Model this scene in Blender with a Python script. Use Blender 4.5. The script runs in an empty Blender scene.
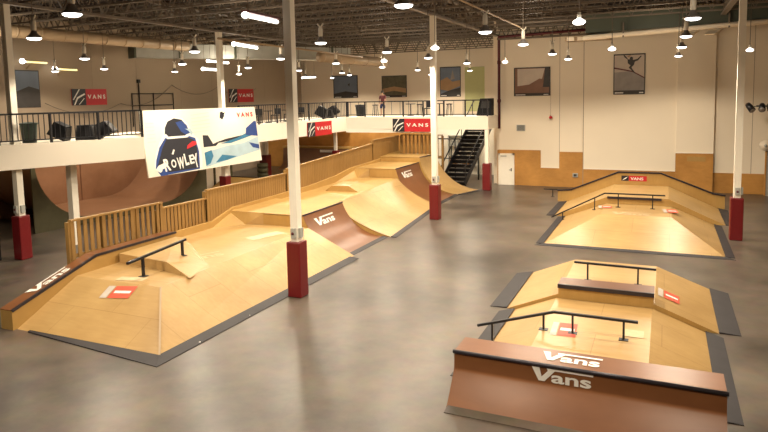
import bpy, bmesh, math, random
from mathutils import Vector, Matrix
random.seed(7)
SC = bpy.context.scene
COL = SC.collection

# ------------------------------------------------------------------ materials
def new_mat(name):
    m = bpy.data.materials.new(name); m.use_nodes = True
    nt = m.node_tree
    return m, nt, nt.nodes['Principled BSDF']

def simple(name, col, rough=.5, metal=0., noise=.0, scale=6., spec=.5, bump=0.):
    m, nt, b = new_mat(name)
    b.inputs['Roughness'].default_value = rough
    b.inputs['Metallic'].default_value = metal
    b.inputs['Specular IOR Level'].default_value = spec
    tc = nt.nodes.new('ShaderNodeTexCoord'); nz = nt.nodes.new('ShaderNodeTexNoise')
    nz.inputs['Scale'].default_value = scale; nz.inputs['Detail'].default_value = 5
    nt.links.new(tc.outputs['Object'], nz.inputs['Vector'])
    mx = nt.nodes.new('ShaderNodeMix'); mx.data_type = 'RGBA'
    mx.inputs[6].default_value = tuple(c*(1-noise) for c in col)+(1,)
    mx.inputs[7].default_value = tuple(min(1, c*(1+noise)) for c in col)+(1,)
    nt.links.new(nz.outputs['Fac'], mx.inputs[0]); nt.links.new(mx.outputs[2], b.inputs['Base Color'])
    if bump:
        bp = nt.nodes.new('ShaderNodeBump'); bp.inputs['Strength'].default_value = bump
        nt.links.new(nz.outputs['Fac'], bp.inputs['Height']); nt.links.new(bp.outputs['Normal'], b.inputs['Normal'])
    return m

def wood(name, c1, c2, rough=.4, stretch=(1.2, 9, 9), scuff=.25, sheet=0):
    m, nt, b = new_mat(name); L = nt.links.new
    tc = nt.nodes.new('ShaderNodeTexCoord')
    mp = nt.nodes.new('ShaderNodeMapping'); mp.inputs['Scale'].default_value = stretch
    L(tc.outputs['Object'], mp.inputs['Vector'])
    n1 = nt.nodes.new('ShaderNodeTexNoise'); n1.inputs['Scale'].default_value = 1.6; n1.inputs['Detail'].default_value = 8; n1.inputs['Distortion'].default_value = .7
    L(mp.outputs[0], n1.inputs['Vector'])
    cr = nt.nodes.new('ShaderNodeMix'); cr.data_type = 'RGBA'
    cr.inputs[6].default_value = c1+(1,); cr.inputs[7].default_value = c2+(1,)
    L(n1.outputs['Fac'], cr.inputs[0])
    n2 = nt.nodes.new('ShaderNodeTexNoise'); n2.inputs['Scale'].default_value = .7; n2.inputs['Detail'].default_value = 6
    L(tc.outputs['Object'], n2.inputs['Vector'])
    rp = nt.nodes.new('ShaderNodeValToRGB'); rp.color_ramp.elements[0].position = .35; rp.color_ramp.elements[1].position = .7
    k = 1-scuff
    rp.color_ramp.elements[0].color = (1, 1, 1, 1); rp.color_ramp.elements[1].color = (k, k*.96, k*.9, 1)
    L(n2.outputs['Fac'], rp.inputs[0])
    ml = nt.nodes.new('ShaderNodeMix'); ml.data_type = 'RGBA'; ml.blend_type = 'MULTIPLY'; ml.inputs[0].default_value = 1
    L(cr.outputs[2], ml.inputs[6]); L(rp.outputs[0], ml.inputs[7])
    out = ml.outputs[2]
    if sheet:        # plywood sheet joints
        br = nt.nodes.new('ShaderNodeTexBrick'); br.inputs['Scale'].default_value = 1
        br.inputs['Brick Width'].default_value = 2.44; br.inputs['Row Height'].default_value = 1.22
        br.inputs['Mortar Size'].default_value = .008; br.inputs['Mortar Smooth'].default_value = .4
        br.inputs['Color1'].default_value = (1, 1, 1, 1); br.inputs['Color2'].default_value = (.93, .92, .9, 1); br.inputs['Mortar'].default_value = (.72, .66, .58, 1)
        L(tc.outputs['Object'], br.inputs['Vector'])
        m2 = nt.nodes.new('ShaderNodeMix'); m2.data_type = 'RGBA'; m2.blend_type = 'MULTIPLY'; m2.inputs[0].default_value = 1
        L(out, m2.inputs[6]); L(br.outputs['Color'], m2.inputs[7]); out = m2.outputs[2]
    L(out, b.inputs['Base Color'])
    b.inputs['Roughness'].default_value = rough; b.inputs['Specular IOR Level'].default_value = .4
    return m

def emis(name, col, s):
    m, nt, b = new_mat(name)
    b.inputs['Base Color'].default_value = (.9, .9, .9, 1)
    b.inputs['Emission Color'].default_value = col+(1,); b.inputs['Emission Strength'].default_value = s
    return m

M = {}
M['ply'] = wood('birch plywood', (.455, .28, .105), (.58, .385, .165), .34, (1.0, 7, 7), .2, 1)
M['ply_side'] = wood('plywood side', (.40, .235, .065), (.50, .31, .10), .5, (6, 1, 1), .15)
M['pine'] = wood('pine slats', (.24, .13, .035), (.36, .21, .065), .55, (9, 9, .8), .2)
M['osb'] = wood('wall plywood', (.47, .22, .05), (.62, .31, .08), .5, (2, 2, 5), .3)
M['skate'] = wood('brown ramp board', (.185, .070, .025), (.235, .094, .036), .33, (1, 3, 3), .25)
M['skate_dark'] = wood('dark brown ramp board', (.13, .055, .03), (.18, .075, .038), .35, (1, 3, 3), .25)
M['bowl'] = wood('halfpipe board', (.25, .125, .068), (.31, .16, .09), .3, (1, 2, 2), .2)
M['olive'] = simple('olive painted board', (.10, .09, .045), .6, noise=.15)
M['steel'] = simple('apron steel', (.034, .030, .033), .55, .0, .25, 3, spec=.25)
M['black'] = simple('black metal', (.018, .018, .022), .4, .3, .2)
M['coping'] = simple('dark coping', (.04, .035, .045), .35, .5, .2)
M['white'] = simple('white paint', (.90, .84, .72), .5, noise=.04)
M['fascia'] = simple('fascia paint', (.88, .80, .67), .6, noise=.03, scale=1.2)
M['letter'] = simple('white vinyl lettering', (.85, .82, .76), .5, noise=.12, scale=20)
M['pad'] = simple('red vinyl', (.15, .006, .008), .38, noise=.15)
M['red'] = simple('red banner', (.52, .012, .02), .5, noise=.06)
M['dkred'] = simple('dark red paint', (.10, .015, .02), .5, noise=.1)
M['grey'] = simple('galvanised duct', (.42, .42, .38), .45, .1, .15, 3)
M['tan'] = simple('tan duct', (.40, .29, .18), .5, .1, .1, 2)
M['green_duct'] = simple('grey green duct', (.075, .085, .06), .5, .2, .15, 2)
M['joist'] = simple('joist paint', (.15, .118, .088), .6, noise=.3, scale=4)
M['roof'] = simple('dark roof deck', (.035, .025, .018), .8, noise=.3, scale=2)
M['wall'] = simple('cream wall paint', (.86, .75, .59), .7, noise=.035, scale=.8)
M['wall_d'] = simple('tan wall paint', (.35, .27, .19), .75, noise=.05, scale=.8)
M['joint'] = simple('panel joint', (.36, .28, .2), .8)
M['black_cloth'] = simple('black plastic', (.014, .014, .016), .6, noise=.2, spec=.2)
M['bin'] = simple('dark green plastic', (.025, .045, .035), .45, noise=.2)
M['bell'] = simple('lamp housing', (.34, .31, .29), .35, .5, .1)
M['skin'] = simple('skin', (.45, .26, .17), .6)
M['maroon'] = simple('maroon shirt', (.10, .02, .025), .8)
M['denim'] = simple('dark blue shorts', (.02, .03, .09), .8)
M['hair'] = simple('dark hair', (.03, .02, .015), .7)
M['pale_green'] = simple('pale green paint', (.55, .56, .27), .7, noise=.05)
M['canvas'] = simple('billboard vinyl', (.83, .77, .64), .5, noise=.03)
M['ink'] = simple('dark ink', (.012, .012, .02), .5)
M['blue'] = simple('blue ink', (.015, .05, .22), .5, noise=.3, scale=3)
M['teal'] = simple('teal ink', (.03, .17, .30), .5, noise=.4, scale=3)
M['ice'] = simple('pale blue ink', (.42, .55, .60), .5, noise=.25, scale=2)
M['faint'] = simple('faint grey print', (.72, .66, .56), .6)
M['ghost'] = simple('worn sticker print', (.62, .45, .25), .5, noise=.2, scale=9)
M['grey_print'] = simple('grey sticker print', (.55, .48, .42), .5, noise=.2, scale=9)
M['orange_red'] = simple('faded red sticker', (.62, .09, .045), .5, noise=.2, scale=9)
M['p_grey'] = simple('photo grey', (.30, .27, .25), .5, noise=.35, scale=2.5)
M['p_light'] = simple('photo light', (.55, .46, .38), .5, noise=.2, scale=2)
M['p_sky'] = simple('photo sky', (.16, .20, .27), .5, noise=.25, scale=1.5)
M['p_sand'] = simple('photo sand', (.42, .26, .13), .5, noise=.25, scale=2.5)
M['p_dark'] = simple('photo dark', (.035, .03, .028), .5, noise=.5, scale=3)
M['p_green'] = simple('photo olive', (.11, .10, .06), .5, noise=.6, scale=4)
M['p_brown'] = simple('photo brown', (.22, .11, .07), .5, noise=.4, scale=2)
M['lamp'] = emis('lamp glass', (1, .95, .88), 9)
M['tube'] = emis('fluorescent tube', (1, .96, .86), 7)
M['warmtube'] = emis('warm tube', (1, .8, .3), 1.6)

def floor_mat():
    m, nt, b = new_mat('polished concrete'); L = nt.links.new
    tc = nt.nodes.new('ShaderNodeTexCoord')
    n1 = nt.nodes.new('ShaderNodeTexNoise'); n1.inputs['Scale'].default_value = .30; n1.inputs['Detail'].default_value = 9; n1.inputs['Roughness'].default_value = .65
    n2 = nt.nodes.new('ShaderNodeTexNoise'); n2.inputs['Scale'].default_value = 3; n2.inputs['Detail'].default_value = 8
    for n in (n1, n2): L(tc.outputs['Object'], n.inputs['Vector'])
    r = nt.nodes.new('ShaderNodeValToRGB'); e = r.color_ramp.elements
    e[0].position = .36; e[0].color = (.046, .037, .030, 1); e[1].position = .66; e[1].color = (.150, .117, .089, 1)
    L(n1.outputs['Fac'], r.inputs[0])
    mx = nt.nodes.new('ShaderNodeMix'); mx.data_type = 'RGBA'; mx.blend_type = 'OVERLAY'; mx.inputs[0].default_value = .22
    L(r.outputs[0], mx.inputs[6]); L(n2.outputs['Color'], mx.inputs[7])
    L(mx.outputs[2], b.inputs['Base Color']); b.inputs['Specular IOR Level'].default_value = .3
    mr = nt.nodes.new('ShaderNodeMapRange'); mr.inputs['To Min'].default_value = .24; mr.inputs['To Max'].default_value = .42
    L(n1.outputs['Fac'], mr.inputs[0]); L(mr.outputs[0], b.inputs['Roughness'])
    return m
M['floor'] = floor_mat()

# ------------------------------------------------------------------ mesh helpers
class MB:
    def __init__(s): s.v = []; s.f = []; s.mi = []; s.mats = []; s.sm = []
    def _m(s, mat):
        if mat not in s.mats: s.mats.append(mat)
        return s.mats.index(mat)
    def add(s, vs, fs, mat, smooth=False):
        o = len(s.v); k = s._m(mat)
        s.v += [Vector(v) for v in vs]
        for f in fs: s.f.append([i+o for i in f]); s.mi.append(k); s.sm.append(smooth)
        return s
    def box(s, a, b, mat):
        x0, y0, z0 = (min(a[i], b[i]) for i in range(3)); x1, y1, z1 = (max(a[i], b[i]) for i in range(3))
        return s.add([(x0,y0,z0),(x1,y0,z0),(x1,y1,z0),(x0,y1,z0),(x0,y0,z1),(x1,y0,z1),(x1,y1,z1),(x0,y1,z1)],
                     [(0,3,2,1),(4,5,6,7),(0,1,5,4),(1,2,6,5),(2,3,7,6),(3,0,4,7)], mat)
    def bar(s, p, q, w, h, mat):          # rectangular bar p->q, w sideways, h upwards
        p, q = Vector(p), Vector(q); d = (q-p).normalized()
        up = Vector((0, 0, 1)) if abs(d.z) < .95 else Vector((0, 1, 0))
        r = d.cross(up).normalized(); u = r.cross(d).normalized()
        vs = []
        for c in (p, q):
            for a, b in ((-1,-1),(1,-1),(1,1),(-1,1)): vs.append(c+r*(a*w/2)+u*(b*h/2))
        return s.add(vs, [(0,1,2,3),(7,6,5,4),(0,4,5,1),(1,5,6,2),(2,6,7,3),(3,7,4,0)], mat)
    def tube(s, pts, r, mat, n=8):
        pts = [Vector(p) for p in pts]; vs = []; fs = []
        for i, p in enumerate(pts):
            d = (pts[min(i+1, len(pts)-1)]-pts[max(i-1, 0)]).normalized()
            up = Vector((0, 0, 1)) if abs(d.z) < .95 else Vector((0, 1, 0))
            a = d.cross(up).normalized(); b = a.cross(d)
            rr = r[i] if isinstance(r, (list, tuple)) else r
            for k in range(n):
                t = 2*math.pi*k/n; vs.append(p+a*(rr*math.cos(t))+b*(rr*math.sin(t)))
        for i in range(len(pts)-1):
            for k in range(n): fs.append((i*n+k, i*n+(k+1) % n, (i+1)*n+(k+1) % n, (i+1)*n+k))
        fs.append(tuple(range(n-1, -1, -1))); o = (len(pts)-1)*n; fs.append(tuple(range(o, o+n)))
        return s.add(vs, fs, mat, True)
    def lathe(s, prof, c, mat, n=20, smooth=True):   # prof [(r,z)] open profile about vertical axis at c
        vs = []; fs = []
        for r, z in prof:
            for k in range(n):
                t = 2*math.pi*k/n; vs.append((c[0]+r*math.cos(t), c[1]+r*math.sin(t), c[2]+z))
        for i in range(len(prof)-1):
            for k in range(n): fs.append((i*n+k, i*n+(k+1) % n, (i+1)*n+(k+1) % n, (i+1)*n+k))
        return s.add(vs, fs, mat, smooth)
    def disc(s, c, r, mat, n=20, up=-1):
        vs = [(c[0]+r*math.cos(2*math.pi*k/n), c[1]+r*math.sin(2*math.pi*k/n), c[2]) for k in range(n)]
        f = tuple(range(n)) if up > 0 else tuple(range(n-1, -1, -1))
        return s.add(vs, [f], mat)
    def loft(s, A, B, mat, side=None, smooth=False):  # two closed polygons of equal length: a solid between them
        n = len(A); side = side or mat
        s.add(list(A)+list(B), [(i, (i+1) % n, (i+1) % n+n, i+n) for i in range(n)], mat, smooth)
        s.add(list(A), [tuple(range(n-1, -1, -1))], side); s.add(list(B), [tuple(range(n))], side)
        return s
    def poly(s, pts, mat): return s.add(pts, [tuple(range(len(pts)))], mat)
    def build(s, name, parent=None, origin=None, fix=True):
        me = bpy.data.meshes.new(name)
        o = Vector(parent_loc(parent)) if parent is not None else Vector(origin or (0, 0, 0))
        me.from_pydata([v-o for v in s.v], [], s.f)
        for m in s.mats: me.materials.append(M[m])
        for p, k, sm in zip(me.polygons, s.mi, s.sm): p.material_index = k; p.use_smooth = sm
        if fix:
            bm = bmesh.new(); bm.from_mesh(me); bmesh.ops.recalc_face_normals(bm, faces=bm.faces); bm.to_mesh(me); bm.free()
        me.update()
        ob = bpy.data.objects.new(name, me); COL.objects.link(ob)
        if parent is not None: ob.parent = parent
        else: ob.location = o
        return ob

def parent_loc(p):
    l = Vector((0, 0, 0))
    while p is not None: l = l+p.location; p = p.parent
    return l
def tag(o, label, cat, group=None):
    o['label'] = label; o['category'] = cat
    if group: o['group'] = group
    return o
def thing(name, label, cat, loc, group=None):
    o = bpy.data.objects.new(name, None); COL.objects.link(o); o.location = loc; o.empty_display_size = .2
    return tag(o, label, cat, group)
def struct(o): o['kind'] = 'structure'; return o
def dup(root, loc, label, group=None):
    r = root.copy(); COL.objects.link(r); r.location = loc; r['label'] = label
    if group: r['group'] = group
    for ch in root.children:
        c = ch.copy(); COL.objects.link(c); c.parent = r
        for g in ch.children:
            d = g.copy(); COL.objects.link(d); d.parent = c
    return r
def origin_of(mb):
    xs = [v.x for v in mb.v]; ys = [v.y for v in mb.v]; zs = [v.z for v in mb.v]
    return ((min(xs)+max(xs))/2, (min(ys)+max(ys))/2, min(zs))
def solo(mb, name, label, cat, group=None):
    return tag(mb.build(name, None, origin_of(mb)), label, cat, group)

def text_mb(mb, txt, o, ex, ey, h, mat, width=None, shear=0., off=.006, bold=.0, center=False):
    """flat lettering: baseline starts at o, runs along ex, stands along ey, cap height h"""
    cu = bpy.data.curves.new('lettering', 'FONT'); cu.body = txt; cu.size = 1; cu.shear = shear; cu.offset = bold
    ob = bpy.data.objects.new('lettering', cu); COL.objects.link(ob)
    dg = bpy.context.evaluated_depsgraph_get(); dg.update()
    me = bpy.data.meshes.new_from_object(ob.evaluated_get(dg))
    vs = [v.co.copy() for v in me.vertices]; fs = [tuple(p.vertices) for p in me.polygons]
    bpy.data.objects.remove(ob); bpy.data.curves.remove(cu); bpy.data.meshes.remove(me)
    if not vs: return
    x0 = min(v.x for v in vs); x1 = max(v.x for v in vs); sy = h/.69
    sx = width/(x1-x0) if width else sy
    ex, ey, o = Vector(ex).normalized(), Vector(ey).normalized(), Vector(o); n = ex.cross(ey)
    if center: o = o-ex*(width or (x1-x0)*sx)/2
    mb.add([o+ex*((v.x-x0)*sx)+ey*(v.y*sy)+n*off for v in vs], fs, mat)

def rect(mb, o, ex, ey, x0, y0, x1, y1, mat, off=.004):
    ex, ey, o = Vector(ex).normalized(), Vector(ey).normalized(), Vector(o); n = ex.cross(ey)*off
    mb.poly([o+ex*a+ey*b+n for a, b in ((x0,y0),(x1,y0),(x1,y1),(x0,y1))], mat)
def shape(mb, o, ex, ey, pts, mat, off=.004):
    ex, ey, o = Vector(ex).normalized(), Vector(ey).normalized(), Vector(o); n = ex.cross(ey)*off
    mb.poly([o+ex*a+ey*b+n for a, b in pts], mat)

def vans_logo(mb, o, ex, ey, w, h, mat, off=.008):
    """stencilled V with a long bar over the small letters"""
    P = lambda pts: shape(mb, o, ex, ey, [(a*w, b*h) for a, b in pts], mat, off)
    P([(0,1),(.13,1),(.17,.32),(.27,.80),(.25,1),(1,1),(1,.84),(.385,.84),(.22,0),(.12,0)])
    text_mb(mb, 'ans', Vector(o)+Vector(ex).normalized()*(.33*w), ex, ey, h*.80, mat, width=.64*w, off=off, bold=.025)

# ------------------------------------------------------------------ the room
WX, WY, FY, RX, TOP = -20.0, 22.0, 33.0, 16.0, 9.6
struct(MB().box((WX-1, -24, -.2), (RX+1, FY+1, 0), 'floor').build('floor'))
cb = MB().box((WX-1, -24, TOP), (RX+1, FY+1, TOP+.3), 'roof')
for i in range(60):                                   # ribs of the roof deck
    y = -23+i*.95; cb.box((WX, y, TOP-.05), (RX, y+.4, TOP), 'roof')
ceiling = struct(cb.build('ceiling'))
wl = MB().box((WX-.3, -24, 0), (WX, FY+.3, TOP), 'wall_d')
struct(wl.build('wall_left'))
wj = MB()
for y in (4.2, 11.2, 14.4, 18.1, 21.2, 27.5): wj.box((WX, y-.02, 0), (WX+.008, y+.02, TOP), 'joint')
struct(wj.build('trim_14'))
wf = MB().box((WX, FY, 0), (0, FY+.3, TOP), 'wall')
struct(wf.build('wall_far'))
struct(MB().box((-.3, WY+.3, 0), (0, FY, TOP), 'wall').build('wall_recess'))
wb = MB().box((-.05, WY, 0), (RX, WY+.3, TOP), 'wall')
jn = MB()
for x in (3.53, 12.2, 12.9): jn.box((x-.012, WY-.006, 0), (x+.012, WY, TOP), 'joint')
jn.box((4.80, WY-.06, 0), (4.84, WY, TOP), 'joint')
struct(jn.build('trim_13'))
struct(wb.build('wall_back'))
struct(MB().box((4.84, WY-.09, 0), (9.45, WY, TOP), 'wall').build('trim_11'))
struct(MB().box((9.45, WY-.22, 0), (11.2, WY, TOP), 'wall').build('trim_12'))
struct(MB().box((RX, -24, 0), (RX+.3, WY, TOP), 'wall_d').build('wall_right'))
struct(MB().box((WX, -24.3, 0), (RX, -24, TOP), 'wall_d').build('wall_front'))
# plywood kick panels along the back wall (stepped tops, as cut round the white panels)
t = MB()
for x0, x1, z, dy in ((0, .06, 2.03, .02), (1.0, 2.5, 2.05, .02), (.06, 1.0, 2.05, -1), (2.5, 3.53, 1.05, .02), (3.53, 4.8, 1.98, .02), (4.84, 9.45, 1.05, .11), (9.45, 11.2, 2.03, .24), (11.2, 16, 1.03, .02)):
    if dy < 0: t.box((x0, WY-.02, 1.84), (x1, WY, z), 'osb')
    else: t.box((x0, WY-dy, 0), (x1, WY, z), 'osb')
t.box((10.0, WY-.25, 1.62), (10.85, WY-.24, 1.86), 'ply_side')
struct(t.build('trim_1'))
t = MB()
for x0, x1, z, dy in ((2.5, 3.53, 1.05, .03), (4.84, 9.45, 1.05, .12), (9.45, 11.2, 2.03, .25)):
    t.box((x0, WY-dy, z), (x1, WY, z+.05), 'fascia')
struct(t.build('trim_2'))
# door in the back wall
d = struct(MB().box((.17, WY-.05, 0), (.90, WY-.01, 1.76), 'white').build('door_1'))
fr = MB().box((.06, WY-.08, 0), (.17, WY, 1.84), 'white').box((.90, WY-.08, 0), (1.0, WY, 1.84), 'white').box((.06, WY-.08, 1.76), (1.0, WY, 1.84), 'white')
fr.build('door_frame', d)
MB().tube([(.82, WY-.05, .88), (.82, WY-.11, .88), (.72, WY-.11, .88)], .018, 'black').box((.79, WY-.055, .80), (.85, WY-.05, .98), 'black').build('door_handle', d)
MB().box((.2, WY-.09, 1.66), (.55, WY-.05, 1.71), 'grey').build('door_closer', d)
# pale green painted strip on the far wall beside the poster
struct(MB().box((-5.25, FY-.03, 4.0), (-3.7, FY, 7.4), 'pale_green').build('trim_3'))
# dark steel header where the roof meets the back wall
hd = MB().box((.1, WY-.32, 8.95), (6.2, WY-.02, 9.5), 'joist')
for i in range(12): hd.bar((.1+i*.5, WY-.35, 8.4), (.35+i*.5, WY-.35, 9.0), .05, .05, 'joist'); hd.bar((.35+i*.5, WY-.35, 9.0), (.6+i*.5, WY-.35, 8.4), .05, .05, 'joist')
hd.box((.1, WY-.4, 8.34), (6.2, WY-.28, 8.44), 'joist')
struct(hd.build('trim_4'))
# plywood wall under the left balcony
struct(MB().box((WX, -6, 0), (WX+.05, 3.0, 3.0), 'osb').build('trim_5'))

# roof steel: open web joists (along X) and girders (along Y), parts of the ceiling
jm = MB(); jl = RX-WX
for zc in (0, .78):
    jm.box((WX, -.07, zc), (RX, -.02, zc+.06), 'joist'); jm.box((WX, .02, zc), (RX, .07, zc+.06), 'joist')
n = 44
for i in range(n):
    x0 = WX+jl*i/n; x1 = WX+jl*(i+.5)/n; x2 = WX+jl*(i+1)/n
    jm.bar((x0, 0, .8), (x1, 0, .04), .035, .035, 'joist'); jm.bar((x1, 0, .04), (x2, 0, .8), .035, .035, 'joist')
j0 = jm.build('roof_joist', ceiling); j0.location = (0, -12, TOP-.9)
for i in range(1, 25):
    y = -12+i*1.83
    if y > FY: break
    c = j0.copy(); COL.objects.link(c); c.parent = ceiling; c.location = (0, y, TOP-.9)
gm = MB(); y0, y1 = -20, 22
for zc in (0, .86): gm.box((-.11, y0, zc), (.11, y1, zc+.09), 'joist')
for i in range(46):
    a = y0+(y1-y0)*i/46; b = y0+(y1-y0)*(i+.5)/46; c = y0+(y1-y0)*(i+1)/46
    gm.bar((0, a, .85), (0, b, .08), .06, .06, 'joist'); gm.bar((0, b, .08), (0, c, .85), .06, .06, 'joist')
g0 = gm.build('roof_girder', ceiling); g0.location = (0, 0, TOP-1.02)
for x in (11.2, -11.1):
    c = g0.copy(); COL.objects.link(c); c.parent = ceiling; c.location = (x, 0, TOP-1.02)

# ------------------------------------------------------------------ columns
def column(loc, top, label, w=.22, pad=True, box=True, group=None, padw=.41, rot=.0):
    r = thing('support_column', label, 'column', loc, group)
    h = w/2
    po = MB().box((loc[0]-h, loc[1]-h, 0), (loc[0]+h, loc[1]+h, top), 'white'); po = po.build('post', r)
    if pad:
        p = padw/2
        m = MB().box((loc[0]-p, loc[1]-p, 0), (loc[0]+p, loc[1]+p, 1.5), 'pad')
        o = m.build('column_pad', r); b = o.modifiers.new('b', 'BEVEL'); b.width = .03; b.segments = 2
        o['label'] = 'red vinyl padding'
    if box:
        m = MB().box((loc[0]+h, loc[1]-.07, 1.60), (loc[0]+h+.07, loc[1]+.07, 1.86), 'grey').box((loc[0]-.07, loc[1]-h-.07, 1.60), (loc[0]+.07, loc[1]-h, 1.86), 'grey')
        m.tube([(loc[0], loc[1]-h-.07, 1.73), (loc[0], loc[1]-h-.09, 1.73)], .04, 'dkred')
        m.build('outlet_box', po)
    return r
TJ = TOP-1.02
column((0, 0, 0), TJ, 'nearest white column with a red base pad, at the edge of the long wooden ramp')
column((0, 11.04, 0), TJ, 'white column with a red base pad next to the far brown quarter pipe')
column((0, 19.62, 0), 3.34, 'white column with red base pad holding up the corner of the far balcony', w=.2, box=False, padw=.44)
column((11.26, 10.85, 0), TJ, 'white column with a red base pad at the right, beside the far funbox')
column((-11.1, .13, 0), TJ, 'white column with red pad at far left, rising behind the near balcony', w=.22)
column((-11.1, 11.04, 0), TJ, 'white column with red base pad rising behind the painted billboard', w=.24, box=False)
column((-15.89, 21.37, 0), 2.95, 'white balcony support with tall red pad just right of the billboard, behind the picket fence', w=.24, box=False, padw=.58)
column((-12.62, 25.4, 0), 2.95, 'short white balcony support with red pad seen right of the hanging side banner', w=.2, box=False)
column((-11.2, 2.32, 0), 3.2, 'plain white support without pad under the near balcony, behind the first fence', w=.26, pad=False, box=False)

# ------------------------------------------------------------------ ramps: helpers
def sticker(parent, o, ex, ey, w, h, kind='red', off=.008):
    m = MB()
    if kind == 'red':
        rect(m, o, ex, ey, w*.28, 0, w, h, 'orange_red', off); rect(m, o, ex, ey, w*.36, h*.40, w*.92, h*.6, 'letter', off+.003)
        rect(m, o, ex, ey, 0, 0, w*.24, h, 'grey_print', off)
    elif kind == 'ghost':
        vans_logo(m, o, ex, ey, w, h, 'ghost', off)
    elif kind == 'white': rect(m, o, ex, ey, 0, 0, w, h, 'ghost', off)
    ob = m.build('sticker', parent, fix=False)
    ob['label'] = {'red': 'red and white sticker', 'ghost': 'worn white lettering', 'white': 'worn pale sticker'}[kind]
    return ob

def qprof(xb, xt, zt, n=12, lin=0):
    """concave transition from the floor edge (xb,0) up to the coping (xt,zt): points in x,z"""
    run = abs(xt-xb); s = 1 if xt > xb else -1
    R = (run*run+zt*zt)/(2*zt)
    out = []; a1 = math.asin(min(1, run/R))
    for i in range(n+1):
        a = a1*i/n; out.append((xb+s*R*math.sin(a), (1-lin)*R*(1-math.cos(a))+lin*zt*R*math.sin(a)/run))
    out[-1] = (xt, zt)
    return out

# ---- left course, near module: bank pyramid with deck at 0.97
DZ = .82
lf = thing('funbox_ramp', 'large pale plywood bank ramp with a sharp front corner, nearest left', 'skate ramp', (-2.8, 0, 0))
m = MB()
F0, F1, Yf, Yd, Yk = -4.95, -.58, -4.5, -2.8, 4.3
xd = -2.1
v = [(F0,Yf,0),(F1,Yf,0),(xd,Yd,DZ),(F0,Yd,DZ),(F1+.08,Yk,0),(xd-.15,Yk,DZ),(-5.6,Yk,DZ),(-5.6,Yd+.6,DZ),(F0,Yd+.6,DZ),
     (-5.6,Yk,0),(-5.6,Yd+.6,0),(F0,Yd+.6,0)]
m.add(v, [(0,1,2,3),(1,4,5,2),(2,5,6,7,8,3)], 'ply')
m.add(v, [(4,9,6,5),(9,10,7,6),(10,11,8,7),(11,0,3,8),(0,11,10,9,4,1)], 'ply_side')
m.build('bank_surface', lf)
# wedge up to the next deck
m = MB().loft([(-5.6,3.1,DZ),(-4.75,4.1,DZ),(-4.1,4.3,DZ),(-5.6,4.3,DZ)], [(-5.6,3.11,DZ+.005),(-4.75,4.1,DZ+.008),(-4.1,4.3,1.22),(-5.6,4.3,1.22)], 'ply', 'ply_side')
m.build('kicker_wedge', lf)
m = MB().bar((F1+.02, Yf, .05), (xd, Yd, DZ+.008), .04, .01, 'tan'); m.build('hip_strip', lf)['label'] = 'dull metal strip on the hip edge'
m = MB()
m.loft([(-4.5,Yf-.06,.0),(F1+.33,Yf-.4,.0),(F1,Yf,.0),(-4.5,Yf,.0)], [(-4.5,Yf-.06,.03),(F1+.33,Yf-.4,.012),(F1,Yf,.05),(-4.5,Yf,.04)], 'steel')
m.loft([(F1+.33,Yf-.4,0),(F1+.32,Yk-.3,0),(F1+.08,Yk-.3,0),(F1,Yf,0)], [(F1+.33,Yf-.4,.012),(F1+.42,Yk-.3,.012),(F1+.08,Yk-.3,.05),(F1,Yf,.05)], 'steel')
for y in (-3.6, -1.8, 0, 1.6): m.box((F1+.24, y, .012), (F1+.30, y+.04, .02), 'letter')
m.build('apron_plate', lf)['label'] = 'dark steel floor plate'
sticker(lf, (-3.55,-3.35,DZ*1.15/1.7+.006), (1,.12,.058), (-.12,1,.482), .85, .42)
sticker(lf, (-3.65,-2.75,DZ), (1,.25,0), (-.25,1,0), .75, .3, 'white')
sticker(lf, (-3.25,-1.0,DZ), (.45,1,0), (-1,.45,0), 1.5, .5, 'ghost')
sticker(lf, (-2.95,2.1,DZ), (.35,1,0), (-1,.35,0), 1.3, .5, 'white')
# ---- angled ledge with lettering at the left edge
lg = thing('grind_ledge', 'long wooden ledge sloping down to the floor with white lettering on top, left edge', 'ledge', (-5.15, -2, 0))
X0, X1 = -5.36, -4.95
pr = [(-4.6,0),(-4.6,.46),(-2.15,1.2),(.85,1.2),(.85,0)]
MB().loft([(X0,y,z) for y, z in pr], [(X1,y,z) for y, z in pr], 'ply_side').build('ledge_body', lg)
m = MB()
for (ya,za),(yb,zb) in zip(pr[1:3], pr[2:4]):
    m.loft([(X0-.005,ya,za),(X1,ya,za),(X1,yb,zb),(X0-.005,yb,zb)], [(X0-.005,ya,za+.02),(X1,ya,za+.02),(X1,yb,zb+.02),(X0-.005,yb,zb+.02)], 'skate' if za > 1 else 'skate')
m.build('ledge_top', lg)
m = MB().bar((X1,-4.6,.465),(X1,-2.15,1.205),.06,.06,'coping').bar((X1,-2.15,1.205),(X1,.85,1.205),.06,.06,'coping'); m.build('coping', lg)['label'] = 'dark steel edge'
m = MB(); sl = Vector((0, 2.45, .74)).normalized()
vans_logo(m, Vector((X1-.11,-3.98,.46+.62*.302+.03)), sl, (-1,0,0), 1.2, .27, 'letter'); m.build('lettering', lg, fix=False)['label'] = 'white lettering'

# ---- manual pad with rail
mp = MB(); b = [(-4.9,-1.35),(-4.9,.9),(-4.35,.95),(-1.95,-1.95),(-2.6,-1.8)]
mp = MB(); z = DZ
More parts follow.
